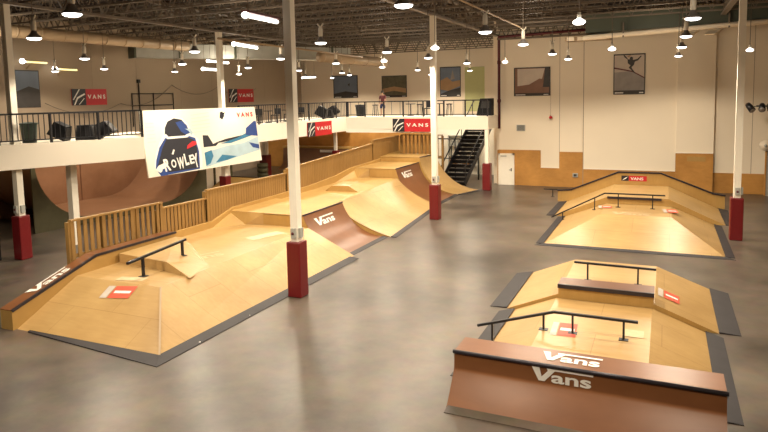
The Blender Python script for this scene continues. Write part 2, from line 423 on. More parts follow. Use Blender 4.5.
# low box, its right end tapering to a kicker
A = [(-4.88,-1.45,z),(-3.1,-1.62,z),(-1.95,-1.95,z),(-2.35,-.75,z),(-4.5,.75,z),(-4.88,.75,z)]
B = [(-4.88,-1.45,z+.27),(-3.0,-1.62,z+.24),(-1.98,-1.93,z+.01),(-2.4,-.78,z+.02),(-4.5,.75,z+.27),(-4.88,.75,z+.27)]
mp.loft(A, B, 'ply', 'ply')
solo(mp, 'manual_pad', 'low plywood manual pad beside the angled ledge, under the short black rail', 'ledge')
rl = thing('grind_rail', 'short straight black rail on two posts beside the lettered ledge, left', 'rail', (-3.3, -1.6, DZ))
p, q = Vector((-3.2,-2.75,DZ+.47)), Vector((-3.3,-.55,DZ+.47+.12)) 
m = MB().bar(p, q, .07, .06, 'black'); m.build('rail_bar', rl)
for tt in (.24, .93):
    c = p.lerp(q, tt); zb = DZ if tt < .5 else DZ+.16
    MB().box((c.x-.03,c.y-.03,zb),(c.x+.03,c.y+.03,c.z),'black').box((c.x-.09,c.y-.09,zb),(c.x+.09,c.y+.09,zb+.012),'black').build('post', rl)

# ---- quarter pipes and banks facing the aisle
def quarter(name, label, cat, ya, yb, xba, xbb, xta, xtb, za, zb, xback, zdeck, surf, side, coping=True, plate=.22, deckmat='ply', capmat=None, n=12, lin=0):
    """xba/xbb floor edges at ya/yb, xta/xtb coping lines; deck runs back to xback"""
    r = thing(name, label, cat, ((xba+xta)/2, (ya+yb)/2, 0))
    A = qprof(xba, xta, za, n, lin); B = qprof(xbb, xtb, zb, n, lin)
    m = MB()
    LA = [(x, ya, z+.02) for x, z in A]; LB = [(x, yb, z+.02) for x, z in B]
    m.add(LA+LB, [(i, i+1, n+2+i, n+1+i) for i in range(n)], surf, True)
    m.build('transition', r, fix=False)
    s = MB()                                               # carcass: side cheeks, back, deck
    pa = [(x, ya, max(0, z-.0)) for x, z in A]+[(xback, ya, za), (xback, ya, 0)]
    pb = [(x, yb, max(0, z-.0)) for x, z in B]+[(xback, yb, zb), (xback, yb, 0)]
    s.poly(list(reversed(pa)), side); s.poly(pb, side)
    k = len(pa)
    s.add(pa+pb, [(k-2, k-1, 2*k-1, 2*k-2)], side)
    s.build('side_panels', r)
    d = MB().loft([(xta,ya,za-.02),(xtb,yb,zb-.02),(xback,yb,zb-.02),(xback,ya,za-.02)], [(xta,ya,za+.02),(xtb,yb,zb+.02),(xback,yb,zb+.02),(xback,ya,za+.02)], deckmat, side)
    d.build('deck', r)
    if coping: MB().tube([(xta,ya,za+.02),(xtb,yb,zb+.02)], .03, 'coping').build('coping', r)['label'] = 'dark steel coping'
    if plate:
        MB().loft([(xba,ya,0),(xba+plate,ya,0),(xbb+plate,yb,0),(xbb,yb,0)], [(xba,ya,.035),(xba+plate,ya,.012),(xbb+plate,yb,.012),(xbb,yb,.035)], 'steel').build('apron_plate', r)['label'] = 'dark steel floor plate'
    return r
q1 = quarter('quarter_pipe', 'brown quarter pipe with white lettering behind the nearest white column', 'skate ramp', 4.3, 7.2, -.76, -.76, -2.45, -2.45, 1.22, 1.22, -5.6, 1.22, 'skate', 'ply_side')
m = MB(); up = Vector((-.65, 0, 1)).normalized()
m = MB()
def logo_on(mb, u0, c0, prof, frac, w, h, ex, off=.02):
    '''lettering bent onto a transition profile; prof in (horizontal, z), text runs along ex from u0'''
    t_ = MB(); vans_logo(t_, (0,0,0), (1,0,0), (0,1,0), w, h, 'letter', 0)
    L_ = [0]
    for (a, b), (c, d_) in zip(prof, prof[1:]): L_.append(L_[-1]+math.hypot(c-a, d_-b))
    def at(sv):
        sv = max(0, min(L_[-1]-1e-4, sv))
        for i_ in range(len(prof)-1):
            if sv <= L_[i_+1]:
                q_ = (sv-L_[i_])/(L_[i_+1]-L_[i_]); (a, b), (c, d_) = prof[i_], prof[i_+1]
                l_ = L_[i_+1]-L_[i_]; return a+(c-a)*q_, b+(d_-b)*q_, (c-a)/l_, (d_-b)/l_
    out = []
    for v in t_.v:
        hx, z_, tx, tz = at(L_[-1]*frac+v.y)
        n_ = Vector((-tz, tx)) if abs(tx) >= 0 else None
        sgn = 1 if tx*1 > 0 else -1
        nx, nz = -tz*sgn, abs(tx)
        if ex[0]: out.append(Vector((u0+v.x, hx+nx*off, z_+nz*off)))
        else: out.append(Vector((hx+nx*off, u0+v.x, z_+nz*off)))
    mb.add(out, t_.f, 'letter')
def on_q(parent, y0, y1, frac0, xb, xt, zt, w, h):
    mm = MB(); logo_on(mm, y0, 0, [(x, z+.02) for x, z in qprof(xb, xt, zt, 12)], frac0, w, h, (0,1,0), .015)
    A = qprof(xb, xt, zt, 24); k = int(24*frac0); a, b = Vector((A[k][0], 0, A[k][1]+.02)), Vector((A[min(24, k+3)][0], 0, A[min(24, k+3)][1]+.02))
    mm.build('lettering', [c for c in parent.children if c.name.startswith('transition')][0], fix=False)['label'] = 'white lettering'
on_q(q1, 4.85, 0, .76, -.76, -2.45, 1.22, 1.35, .30)
b2 = quarter('bank_ramp', 'wide pale plywood bank between the two brown quarter pipes', 'skate ramp', 7.22, 14.38, -.42, -1.12, -2.85, -3.15, 1.14, 1.20, -5.6, 1.2, 'ply', 'ply_side', coping=False, n=10, lin=.45)
# hump on its deck; shade on its sides painted as darker plywood
hm = MB().loft([(-4.75,9.9,1.17),(-3.1,9.95,1.17),(-3.1,11.6,1.17),(-4.9,11.6,1.17)], [(-4.4,9.91,1.43),(-3.6,9.97,1.43),(-3.8,11.4,1.42),(-4.6,11.4,1.42)], 'ply_side', 'ply')
solo(hm, 'ramp_hump', 'small plywood hump on the deck behind the wide bank ramp', 'skate ramp')
sticker(b2, (-3.5,12.3,1.19), (.2,1,0), (-1,.2,0), .8, .35, 'white')
w2 = MB().loft([(-5.6,11.6,1.19),(-5.2,14.0,1.2),(-4.7,14.38,1.2),(-5.6,14.38,1.2)], [(-5.6,11.61,1.2),(-5.2,14.0,1.225),(-4.7,14.38,1.66),(-5.6,14.38,1.66)], 'ply', 'ply_side')
w2.build('kicker_wedge', b2)
q2 = quarter('quarter_pipe', 'brown quarter pipe with white lettering beside the second white column', 'skate ramp', 14.4, 17.6, -1.2, -1.2, -3.25, -3.25, 1.66, 1.66, -5.6, 1.66, 'skate', 'ply_side')
on_q(q2, 14.9, 0, .80, -1.2, -3.25, 1.66, 1.3, .32)
q3 = quarter('quarter_pipe', 'tall pale plywood quarter pipe at the far end of the long ramp', 'skate ramp', 17.62, 19.55, -1.05, -.42, -3.2, -2.95, 1.93, 1.93, -5.6, 1.93, 'ply', 'ply_side', coping=True)
q3.name = 'quarter_pipe'

# ---- picket fences along the back of the course
def fence(name, label, pts, zlo, pitch, w, gap_mat='pine', ph=.16, posts=3, closed=False, base=None, axis='y', thick=.03, cat='fence'):
    """pts: list of (x,y,ztop) along the fence, zlo(t) bottom height"""
    a, b = Vector(pts[0][:2]), Vector(pts[1][:2]); L = (b-a).length; d = (b-a)/L; nrm = Vector((d.y, -d.x))
    r = thing(name, label, cat, (a.x, a.y, 0))
    top = lambda s: pts[0][2]+(pts[1][2]-pts[0][2])*s/L
    m = MB(); s = 0
    while s+w <= L:
        c0 = a+d*s; c1 = a+d*(s+w); zz = zlo(s/L); o = nrm*thick
        A = [(c0.x,c0.y,zz),(c1.x,c1.y,zz),(c1.x,c1.y,top(s+w)),(c0.x,c0.y,top(s))]
        B = [(p[0]+o.x,p[1]+o.y,p[2]) for p in A]
        m.loft(A, B, 'pine'); s += pitch
    m.build('slat_panel', r)
    m = MB().bar((a.x,a.y,pts[0][2]+.02),(b.x,b.y,pts[1][2]+.02),.13,.05,'pine'); m.build('top_rail', r)
    m = MB().bar((a.x-nrm.x*.03,a.y-nrm.y*.03,zlo(0)+.1),(b.x-nrm.x*.03,b.y-nrm.y*.03,zlo(1)+.1),.05,.1,'pine'); m.build('bottom_rail', r)
    for i in range(posts):
        c = a+d*(L*i/(posts-1)) if posts > 1 else a
        s = L*i/(posts-1)
        MB().box((c.x-.06-nrm.x*.06,c.y-.06,0),(c.x+.06-nrm.x*.06,c.y+.06,top(s)-.02),'pine').build('post', r)
    return r
def kz(y):
    K = [(.9,1.0),(3.3,.99),(4.45,1.29),(9.9,1.33),(12.4,1.47),(13.8,1.66),(17.2,1.76),(18.9,1.94),(20.4,1.97)]
    if y <= K[0][0]: return K[0][1]
    for (a,za),(b,zb) in zip(K, K[1:]):
        if y <= b: return za+(zb-za)*(y-a)/(b-a)
    return K[-1][1]
fence('picket_fence', 'open picket fence behind the lettered ledge, nearest fence section', [(-5.45,-2.5,2.15),(-5.45,.82,2.1)], lambda t: 1.1-.05*t, .205, .11, posts=4)
def ksec(a, b): return lambda t: kz(a+(b-a)*t)
fence('picket_fence', 'lower picket fence section just right of the nearest fence section', [(-5.62,.86,1.88),(-5.62,3.1,1.86)], ksec(.86,3.1), .165, .12, posts=3)
fence('picket_fence', 'close-boarded fence section passing behind the nearest white column', [(-5.62,3.12,2.14),(-5.62,8.2,2.12)], ksec(3.12,8.2), .15, .135, posts=5)
fence('picket_fence', 'long rising board fence section right of the nearest white column', [(-5.62,8.22,2.3),(-5.62,16.75,2.72)], ksec(8.22,16.75), .15, .142, posts=7)
fence('picket_fence', 'last board fence section, stepped higher at the far end of the long ramp', [(-5.62,16.8,2.9),(-5.62,20.4,2.9)], ksec(16.8,20.4), .15, .142, posts=3)
fence('picket_fence', 'open slatted fence across the far end of the long ramp', [(-5.5,20.6,2.95),(-2.9,20.6,2.95)], lambda t: 1.6, .25, .1, posts=3)
m = MB(); ys = [.9,3.3,4.45,9.9,12.4,13.8,17.2,18.9,20.4]
for a, b in zip(ys, ys[1:]):
    m.loft([(-5.6,a,kz(a)-.25),(-5.5,a,kz(a)-.25),(-5.5,b,kz(b)-.25),(-5.6,b,kz(b)-.25)], [(-5.6,a,kz(a)+.06),(-5.5,a,kz(a)+.06),(-5.5,b,kz(b)+.06),(-5.6,b,kz(b)+.06)], 'ply_side')
solo(m, 'kerb_board', 'pale wooden kerb board running along the foot of the fences', 'board')

# ------------------------------------------------------------------ right foreground box
def hipbox(name, label, y0, y1, xl, cl, cr, xr, z, loc=None, yfront=None, pl=.42, platesides=True):
    r = thing(name, label, 'skate ramp', ((xl+xr)/2, (y0+y1)/2, 0))
    yf = yfront if yfront is not None else y0          # crest starts at yf; sloping front bank if yf > y0
    v = [(xl,y0,0),(xr,y0,0),(xr,y1,0),(xl,y1,0),(cl,yf,z),(cr,yf,z),(cr,y1,z),(cl,y1,z)]
    m = MB().add(v, [(0,4,7,3),(4,5,6,7),(5,1,2,6)], 'ply')
    m.add(v, [(0,1,5,4)], 'ply' if yf > y0 else 'ply_side'); m.add(v, [(2,3,7,6),(0,3,2,1)], 'ply_side')
    m.build('bank_surface', r)
    p = MB()
    p.loft([(xl-pl,y0,0),(xl,y0,0),(xl,y1,0),(xl-pl,y1-.25,0)], [(xl-pl,y0,.01),(xl,y0,.035),(xl,y1,.035),(xl-pl,y1-.25,.01)], 'steel')
    p.build('apron_plate', r)['label'] = 'dark steel floor plate'
    p = MB().loft([(xr,y0,0),(xr+pl,y0,0),(xr+pl,y1-.25,0),(xr,y1,0)], [(xr,y0,.035),(xr+pl,y0,.01),(xr+pl,y1-.25,.01),(xr,y1,.035)], 'steel')
    p.build('apron_plate', r)['label'] = 'dark steel floor plate'
    if yf > y0:
        MB().loft([(xl-pl,y0-pl,0),(xr+pl,y0-pl,0),(xr,y0,0),(xl,y0,0)], [(xl-pl,y0-pl,.01),(xr+pl,y0-pl,.01),(xr,y0,.035),(xl,y0,.035)], 'steel').build('apron_plate', r)['label'] = 'dark steel floor plate'
    return r
h1 = hipbox('funbox_ramp', 'plywood funbox behind the big brown quarter pipe, under the kinked black rail', -3.12, .95, 5.62, 6.62, 8.72, 9.8, .41, pl=.33)
sticker(h1, (6.85,-1.45,.41), (1,.05,0), (-.05,1,0), .5, .75)
sticker(h1, (8.2,-1.0,.41), (1,0,0), (0,1,0), .4, .4, 'white')
h2 = hipbox('funbox_ramp', 'plywood funbox with a brown-topped ledge, right foreground', .97, 4.32, 5.42, 6.64, 8.77, 10.07, .5)
sl = Vector((1.3, 0, -.5)).normalized()
sticker(h2, (8.83,1.75,.485), sl, (0,1,0), .5, .6)
lx = thing('grind_ledge', 'low wooden ledge with brown top and black edge on the right foreground funbox', 'ledge', (7.7, 1.2, .5))
MB().box((6.66,.95,.38),(8.75,1.5,.72),'ply_side').build('ledge_body', lx)
MB().box((6.65,.94,.72),(8.76,1.51,.76),'skate_dark').build('ledge_top', lx)['label'] = 'dark brown top'
MB().box((6.65,.90,.67),(8.76,.95,.765),'coping').build('coping', lx)['label'] = 'black steel edge'
def rail(label, pts, posts, r=.028, name='grind_rail'):
    t = thing(name, label, 'rail', (posts[0][0], posts[0][1], posts[0][2]))
    m = MB()
    for a, b in zip(pts, pts[1:]): m.bar(a, b, .06, .05, 'black')
    m.build('rail_bar', t)
    for x, y, zb, zt in posts:
        MB().box((x-.02,y-.02,zb),(x+.02,y+.02,zt),'black').box((x-.09,y-.07,zb),(x+.09,y+.07,zb+.012),'black').build('post', t)
    return t
rail('kinked black rail on the funbox just behind the big brown quarter pipe', [(5.3,-1.25,.33),(6.9,-1.2,.81),(8.5,-1.2,.8)], [(5.62,-1.24,.0,.42),(6.69,-1.2,.41,.75),(7.27,-1.2,.41,.81),(8.24,-1.2,.41,.80)])
rail('straight black rail on two posts behind the brown-topped ledge, right foreground', [(6.85,2.35,.95),(8.78,2.35,.93)], [(7.18,2.35,.5,.95),(8.37,2.35,.5,.93)])
# big brown quarter pipe facing the viewer
fq = thing('quarter_pipe', 'big brown quarter pipe with white lettering, right foreground', 'skate ramp', (7.7, -3.7, 0))
A = [(-4.22-.12*0, 0)]
prof = [(y, z) for y, z in qprof(-4.28, -3.80, .8, 10, .55)]
def fqx(y, z, left): return (5.6 if left else 9.8)
m = MB(); n = len(prof)
m.add([(5.6, y, z) for y, z in prof]+[(9.82, y-.03, z) for y, z in prof], [(i, i+1, n+i+1, n+i) for i in range(n-1)], 'skate', True)
m.build('transition', fq, fix=False)
cl = [(y+.012, max(0, z-.012)) for y, z in prof]+[(-3.14, .79), (-3.14, 0)]
MB().loft([(5.6, y, z) for y, z in cl], [(9.82, y-.03, z) for y, z in cl], 'skate_dark').build('side_panels', fq)
MB().loft([(5.6,-3.8,.78),(9.82,-3.83,.78),(9.82,-3.14,.78),(5.6,-3.14,.78)], [(5.6,-3.8,.81),(9.82,-3.83,.81),(9.82,-3.14,.81),(5.6,-3.14,.81)], 'skate').build('deck', fq)
MB().tube([(5.58,-3.81,.80),(9.84,-3.84,.80)], .035, 'coping', 10).build('coping', fq)['label'] = 'dark steel coping'
MB().loft([(5.62,-4.26,0),(9.82,-4.29,0),(9.82,-4.5,0),(5.62,-4.48,0)], [(5.62,-4.26,.03),(9.82,-4.29,.03),(9.82,-4.5,.01),(5.62,-4.48,.01)], 'floor').build('apron_plate', fq)['label'] = 'dark steel floor plate'
m = MB(); logo_on(m, 6.95, 0, prof, .73, .98, .22, (1,0,0)); m.build('lettering', fq.children[0], fix=False)['label'] = 'white lettering on the face'
m = MB(); vans_logo(m, (7.05,-3.62,.815), (1,0,0), (0,1,0), .98, .34, 'letter', .006); m.build('lettering', fq, fix=False)['label'] = 'white lettering on the deck'

# ------------------------------------------------------------------ far right funbox
f1 = hipbox('funbox_ramp', 'wide plywood bank of the far right funbox, with steel floor plates around it', 8.0, 13.3, 5.08, 6.76, 9.2, 10.74, .65, yfront=10.9, pl=.26)
sticker(f1, (6.55,12.1,.66), (1,.1,0), (-.1,1,0), .5, .5); sticker(f1, (8.95,11.75,.665), (1,.1,0), (-.1,1,0), .5, .7)
sticker(f1, (7.1,10.95,.652), (1,0,0), (0,1,0), 1.4, .5, 'ghost')
f2 = hipbox('funbox_ramp', 'second, higher plywood bank of the far right funbox, below the long ledge', 13.32, 17.08, 4.62, 6.8, 9.12, 11.15, .93, pl=.34)
MB().box((6.78,13.27,.86),(8.85,13.33,.95),'coping').build('coping', f2)['label'] = 'black steel edge'
hb = thing('grind_ledge', 'long humped wooden ledge with dark coping along the back of the far right funbox', 'ledge', (7.8, 17.25, 0))
pr = [(4.2,0),(4.2,.52),(4.85,.58),(6.95,1.5),(8.8,1.5),(10.9,.66),(11.4,.58),(11.4,0)]
MB().loft([(x,17.1,z) for x, z in pr], [(x,17.5,z) for x, z in pr], 'ply_side').build('ledge_body', hb)
m = MB()
for (xa,za),(xb,zb) in zip(pr[1:6], pr[2:7]): m.bar((xa-.02,17.1,za+.02),(xb+.02,17.1,zb+.02),.09,.07,'coping')
m.build('coping', hb)['label'] = 'dark steel edge'
m = MB(); rect(m, (7.1,17.1,1.12), (1,0,0), (0,0,1), 0,0,.32,.24,'ink',.01); rect(m, (7.1,17.1,1.12), (1,0,0), (0,0,1), .33,0,1.1,.24,'red',.01)
text_mb(m, 'VANS', (7.5,17.1,1.17), (1,0,0), (0,0,1), .12, 'letter', width=.55, off=.015, bold=.02)
shape(m, (7.1,17.1,1.12), (1,0,0), (0,0,1), [(.03,.02),(.14,.12),(.28,.2),(.2,.1)], 'letter', .015)
m.build('sticker', hb, fix=False)['label'] = 'red and black sticker with white letters'
rail('long kinked black rail across the far right funbox', [(4.65,12.45,.1),(6.75,12.5,1.2),(8.98,12.5,1.2)], [(5.1,12.46,.02,.33),(6.36,12.5,.5,1.0),(7.26,12.5,.65,1.2),(8.53,12.5,.65,1.2)])
rail('tiny low black rail on the floor at the left end of the humped ledge', [(3.3,18.4,.38),(4.6,18.3,.38)], [(3.75,18.4,0,.38),(4.4,18.3,0,.38)])

# ------------------------------------------------------------------ balconies
def slab(name, front, back, z0, z1, mat='fascia'):
    m = MB()
    pts = front+list(reversed(back))
    m.loft([(x,y,z0) for x, y in pts], [(x,y,z1) for x, y in pts], mat)
    return struct(m.build(name))
S1 = [(-12.6,-4.57),(-10.95,-.49),(-9.16,3.93)]
fr1 = S1+[(-10.95,7.5),(-11.4,9.0),(-11.4,13.2),(-12.0,15.1),(-12.0,26.5)]
s1 = slab('trim_6', S1+[(-10.95,4.7),(-10.95,7.0)], [(-14.9,-3.6),(-13.0,.5),(-12.4,3.0),(-12.6,4.7),(-13.0,7.0)], 3.11, 3.94)
s2 = slab('trim_7', [(-10.9,7.02),(-11.45,9.0),(-11.45,13.2),(-12.0,15.1),(-12.0,26.5)], [(-13.0,7.02),(-14,9.0),(-15.5,13.2),(-16.0,15.1),(-16.0,26.5)], 2.86, 3.84)
s3 = slab('trim_8', [(-8.9,20.0),(.12,19.48)], [(-8.9,22.3),(.12,21.7)], 3.36, 4.08)
struct(MB().loft([(-8.9,19.98,3.14),(-3.3,19.78,3.14),(-3.3,19.9,3.14),(-8.9,20.1,3.14)], [(-8.9,19.98,3.36),(-3.3,19.78,3.36),(-3.3,19.9,3.36),(-8.9,20.1,3.36)], 'white').build('trim_9'))
def railing(label, path, z, h, pitch, post_every, name='balcony_railing', bw=.022):
    p0 = Vector(path[0]+(z,)); r = thing(name, label, 'railing', p0)
    bal = MB(); tr = MB()
    for a, b in zip(path, path[1:]):
        a, b = Vector(a), Vector(b); L = (b-a).length; d = (b-a)/L
        tr.bar((a.x,a.y,z+h), (b.x,b.y,z+h), .07, .06, 'black'); tr.bar((a.x,a.y,z+.12), (b.x,b.y,z+.12), .04, .04, 'black')
        k = max(1, int(L/pitch))
        for i in range(k):
            c = a+d*(L*(i+.5)/k); bal.box((c.x-bw/2,c.y-bw/2,z+.12),(c.x+bw/2,c.y+bw/2,z+h),'black')
        k = max(1, round(L/post_every))
        for i in range(k+1):
            c = a+d*(L*i/k); MB().box((c.x-.035,c.y-.035,z),(c.x+.035,c.y+.035,z+h),'black').build('post', r)
    tr.build('handrail', r); bal.build('balusters', r)
    return r
inset = lambda pts, d: [(x-d, y) for x, y in pts]
railing('black baluster railing on the near left balcony', inset(S1, .06), 3.94, 1.01, .16, 1.75)
railing('black baluster railing on the middle balcony, right of the billboard', [(-12.05,13.6),(-12.05,26.4)], 3.84, 1.1, .22, 1.9)
railing('thin black railing with wide posts on the far balcony', [(-8.85,20.06),(.05,19.56)], 4.08, .9, .55, 1.25, bw=.018)

# ------------------------------------------------------------------ banners and billboard
def banner(label, o, ex, w, h, z=None, letters='letter', dark='red'):
    """o lower-left corner seen from the front, ex along the banner"""
    o, ex = Vector(o), Vector(ex).normalized(); ey = Vector((0,0,1)); nrm = ex.cross(ey)
    r = thing('banner', label, 'banner', o)
    m = MB(); b = -nrm*.03
    A = [o, o+ex*w, o+ex*w+ey*h, o+ey*h]
    m.loft([a+b for a in A], A, 'red'); cl_ = m.build('banner_cloth', r)
    m = MB(); e = h*1.02; rect(m, o, ex, ey, 0, 0, e, h, 'ink', .006)
    S = lambda pts: shape(m, o, ex, ey, [(x*e, y*h) for x, y in pts], letters, .012)
    S([(.12,.02),(.2,.02),(.42,.4),(.95,.66),(.9,.74),(.36,.5)]); S([(.06,.35),(.5,.98),(.6,.98),(.12,.33)]); S([(.45,.05),(.52,.05),(.9,.42),(.84,.44)])
    m.build('emblem', cl_, fix=False)['label'] = 'black square with white wing strokes'
    m = MB(); text_mb(m, 'V A N S', o+ex*(e+.08*(w-e))+ey*(h*.40), ex, ey, h*.24, letters, width=.84*(w-e), off=.012, bold=.03)
    m.build('lettering', cl_, fix=False)['label'] = 'white letters'
    return r
banner('red and black banner on the left wall, nearer one above the near balcony railing', (WX+.05,9.75,5.15), (0,1,0), 2.3, .88)
banner('red and black banner on the left wall above the billboard', (WX+.05,22.95,5.08), (0,1,0), 3.0, .98)
banner('red and black banner hanging on the middle balcony, right of the nearest white column', (-11.93,20.5,2.79), (0,1,0), 3.17, .92)
banner('red and black banner on the far balcony front, behind the second white column', (-5.68,19.75,3.22), (1,-.058,0), 2.4, .75)

bb = thing('billboard', 'large white painted billboard with a hooded figure hanging on the balcony', 'billboard', (-10.55, 5.45, 2.13))
TL, TR, BL, BR = Vector((-10.85,5.5,4.91)), Vector((-10.69,13.2,4.88)), Vector((-10.5,5.42,2.13)), Vector((-10.3,13.1,2.1))
W, H = (BR-BL).length, (TL-BL).length
ex = (BR-BL).normalized(); ey = (TL-BL).normalized(); ey = (ey-ex*ey.dot(ex)).normalized(); nb = ex.cross(ey)
A = [BL, BL+ex*W, BL+ex*W+ey*H, BL+ey*H]
MB().loft([a-nb*.06 for a in A], A, 'canvas').build('board', bb)
fx = lambda x: .86*x if x <= .525 else .4515+(x-.525)*1.158
fy = lambda y: y if y < .5 else .5+(y-.5)*.93
m = MB(); S = lambda pts, mat, off=.006: shape(m, BL, ex, ey, [(min(fx(x), .992)*W, (fy(y) if x < .525 else y)*H) for x, y in pts], mat, off)
S([(.16,.60),(.17,.66),(.165,.75),(.20,.86),(.27,.915),(.36,.885),(.41,.78),(.43,.64),(.46,.56),(.49,.50),(.50,.20),(.485,.04),(.30,.02),(.08,.05),(.055,.16),(.09,.38),(.13,.52)], 'letter', .003)
S([(.065,.12),(.10,.0),(.46,.02),(.475,.3),(.455,.53),(.36,.60),(.18,.57),(.12,.43),(.08,.25)], 'blue', .005)
S([(.075,.12),(.12,.10),(.16,.04),(.45,.04),(.46,.35),(.44,.50),(.36,.58),(.19,.55),(.145,.42)], 'ink', .008)
S([(.18,.62),(.21,.56),(.36,.56),(.40,.62),(.39,.75),(.35,.86),(.28,.89),(.22,.84),(.19,.74)], 'ink', .011)
S([(.17,.60),(.20,.55),(.38,.55),(.42,.60),(.40,.63),(.36,.585),(.21,.59),(.19,.64)], 'letter', .013)
S([(.29,.82),(.35,.84),(.39,.76),(.41,.62),(.37,.60),(.33,.66)], 'blue', .014)
S([(.37,.70),(.40,.66),(.42,.58),(.44,.62),(.42,.70)], 'ice', .015)
S([(.36,.36),(.46,.42),(.46,.47),(.42,.48),(.37,.42)], 'red', .016)
S([(.06,.10),(.09,.16),(.16,.20),(.15,.12),(.10,.05)], 'letter', .015)
S([(.10,.0),(.16,.0),(.17,.12),(.12,.10)], 'blue', .017)
# right half: a snowy blue slope
S([(.525,.03),(.99,.20),(.99,.45),(.85,.36),(.70,.34),(.525,.27)], 'ice', .006)
S([(.525,.36),(.53,.56),(.57,.55),(.60,.40),(.66,.44),(.62,.36)], 'ink', .008)
S([(.60,.40),(.70,.46),(.88,.51),(.88,.48),(.72,.42)], 'ink', .009)
S([(.66,.39),(.80,.46),(.92,.56),(.98,.56),(.97,.50),(.86,.44),(.74,.38)], 'teal', .010)
S([(.88,.50),(.89,.62),(.97,.74),(.99,.74),(.99,.46),(.93,.48)], 'blue', .012)
S([(.525,.05),(.525,.27),(.58,.30),(.59,.2),(.56,.08)], 'teal', .009)
S([(.60,.08),(.66,.20),(.78,.14),(.70,.10)], 'teal', .009); S([(.9,.36),(.99,.30),(.99,.22),(.93,.26)], 'blue', .009)
S([(.68,.83),(.69,.93),(.71,.94),(.72,.86),(.70,.80)], 'ink', .009); S([(.70,.90),(.73,.93),(.72,.88)], 'ink', .009)
for y in (.92,.86,.80,.74,.68,.62):
    S([(.44,y),(.60-.02*(y < .7),y+.004),(.60,y+.018),(.44,y+.014)], 'faint', .007); S([(.03,y-.1),(.10,y-.1),(.10,y-.088),(.03,y-.088)], 'faint', .007)
m.build('painting', bb, fix=False)['label'] = 'figure seen from behind beside a blue slope'
m = MB(); text_mb(m, 'R', BL+ex*(.122*W)+ey*(.06*H), ex+ey*.12, ey-ex*.12, .5, 'letter', width=.34, off=.02, bold=.03)
for ch, x, y, h, w, rr in (('O',.205,.13,.34,.36,.08),('W',.265,.10,.50,.52,.05),('L',.345,.14,.52,.3,.12),('E',.395,.15,.40,.34,.1),('Y',.435,.08,.62,.42,.15)):
    text_mb(m, ch, BL+ex*((.015+x*.775)*W)+ey*((y-.03)*H), ex+ey*rr, ey-ex*rr, h*.95, 'letter', width=w*.80, off=.02, bold=.03)
S([(.215,.31),(.235,.38),(.247,.37),(.23,.30)], 'letter', .02)
m.build('lettering', bb, fix=False)['label'] = 'white brushed letters'
m = MB(); text_mb(m, 'V A N S', BL+ex*(.80*W)+ey*(.83*H), ex, ey, .21, 'red', width=.165*W, off=.01, bold=.04); m.build('lettering', bb, fix=False)['label'] = 'red letters'

# ------------------------------------------------------------------ posters
def poster(label, x0, x1, z0, z1, y, art):
    r = thing('poster', label, 'poster', ((x0+x1)/2, y, z0)); w, h = x1-x0, z1-z0
    MB().box((x0,y-.04,z0),(x1,y-.0,z1),'p_dark').build('poster_board', r)
    m = MB(); o = (x0, y-.04, z0); E, U = (1,0,0), (0,0,1)
    for pts, mat, off in art: shape(m, o, E, U, [(a*w, b*h) for a, b in pts], mat, off)
    rect(m, o, E, U, .05*w, .03*h, .32*w, .055*h, 'letter', .012); rect(m, o, E, U, .82*w, .03*h, .95*w, .055*h, 'letter', .012)
    m.build('photograph', r, fix=False)
    return r
full = [(.03,.1),(.97,.1),(.97,.97),(.03,.97)]
poster('square poster of an orange ramp on the back wall above the white door', 0.98, 3.02, 5.14, 6.75, WY, [(full,'p_brown',.004),([(.1,.35),(.1,.95),(.85,.95),(.75,.45)],'p_light',.006),([(.03,.1),(.97,.1),(.97,.55),(.7,.6),(.15,.2)],'p_brown',.008),([(.8,.3),(.97,.3),(.97,.97),(.86,.97)],'p_dark',.010)])
poster('tall poster of an airborne skater on the back wall above the right funbox', 6.35, 7.92, 5.12, 7.26, WY-.09, [(full,'p_grey',.004),([(.03,.55),(.03,.97),(.97,.97),(.97,.42),(.6,.58)],'p_light',.006),([(.03,.68),(.6,.58),(.97,.42),(.97,.39),(.6,.55),(.03,.64)],'dkred',.008),([(.50,.90),(.56,.93),(.62,.90),(.60,.85),(.53,.85)],'p_dark',.010),([(.44,.86),(.58,.87),(.68,.82),(.64,.72),(.54,.71),(.45,.77)],'p_dark',.011),([(.46,.85),(.34,.92),(.31,.97),(.34,.97),(.40,.93),(.50,.82)],'p_dark',.010),([(.60,.84),(.75,.87),(.86,.95),(.88,.93),(.77,.83),(.62,.79)],'p_dark',.012),([(.54,.72),(.48,.66),(.56,.60),(.66,.52),(.68,.54),(.60,.62),(.57,.67),(.64,.72)],'p_dark',.010),([(.42,.93),(.50,.97),(.56,.95),(.47,.91)],'p_sand',.013)])
poster('wide blue-grey poster on the far wall, left of the person on the balcony', -16.8, -14.5, 5.22, 7.1, FY, [(full,'p_sky',.004),([(.03,.1),(.97,.1),(.97,.22),(.5,.3),(.03,.2)],'p_dark',.006),([(.6,.6),(.68,.66),(.66,.5)],'p_dark',.008)])
poster('dark brown poster on the far wall, right of the person on the balcony', -12.3, -10.1, 5.2, 6.95, FY, [(full,'p_green',.004),([(.03,.22),(.5,.3),(.97,.2),(.97,.4),(.5,.5),(.03,.4)],'p_sand',.006)])
poster('tall sandy poster on the far wall beside the second white column', -7.27, -5.58, 5.15, 7.48, FY, [(full,'p_sky',.004),([(.03,.25),(.4,.2),(.97,.35),(.97,.55),(.6,.5),(.35,.66),(.03,.55)],'p_sand',.006),([(.5,.55),(.62,.9),(.72,.6)],'p_grey',.008),([(.03,.1),(.97,.1),(.97,.3),(.4,.2)],'p_dark',.010)])
lp = thing('poster', 'dark tall poster on the left wall beside the far left column', 'poster', (WX, 7.25, 5.1))
MB().box((WX,6.62,5.1),(WX+.04,7.92,6.95),'p_dark').build('poster_board', lp)
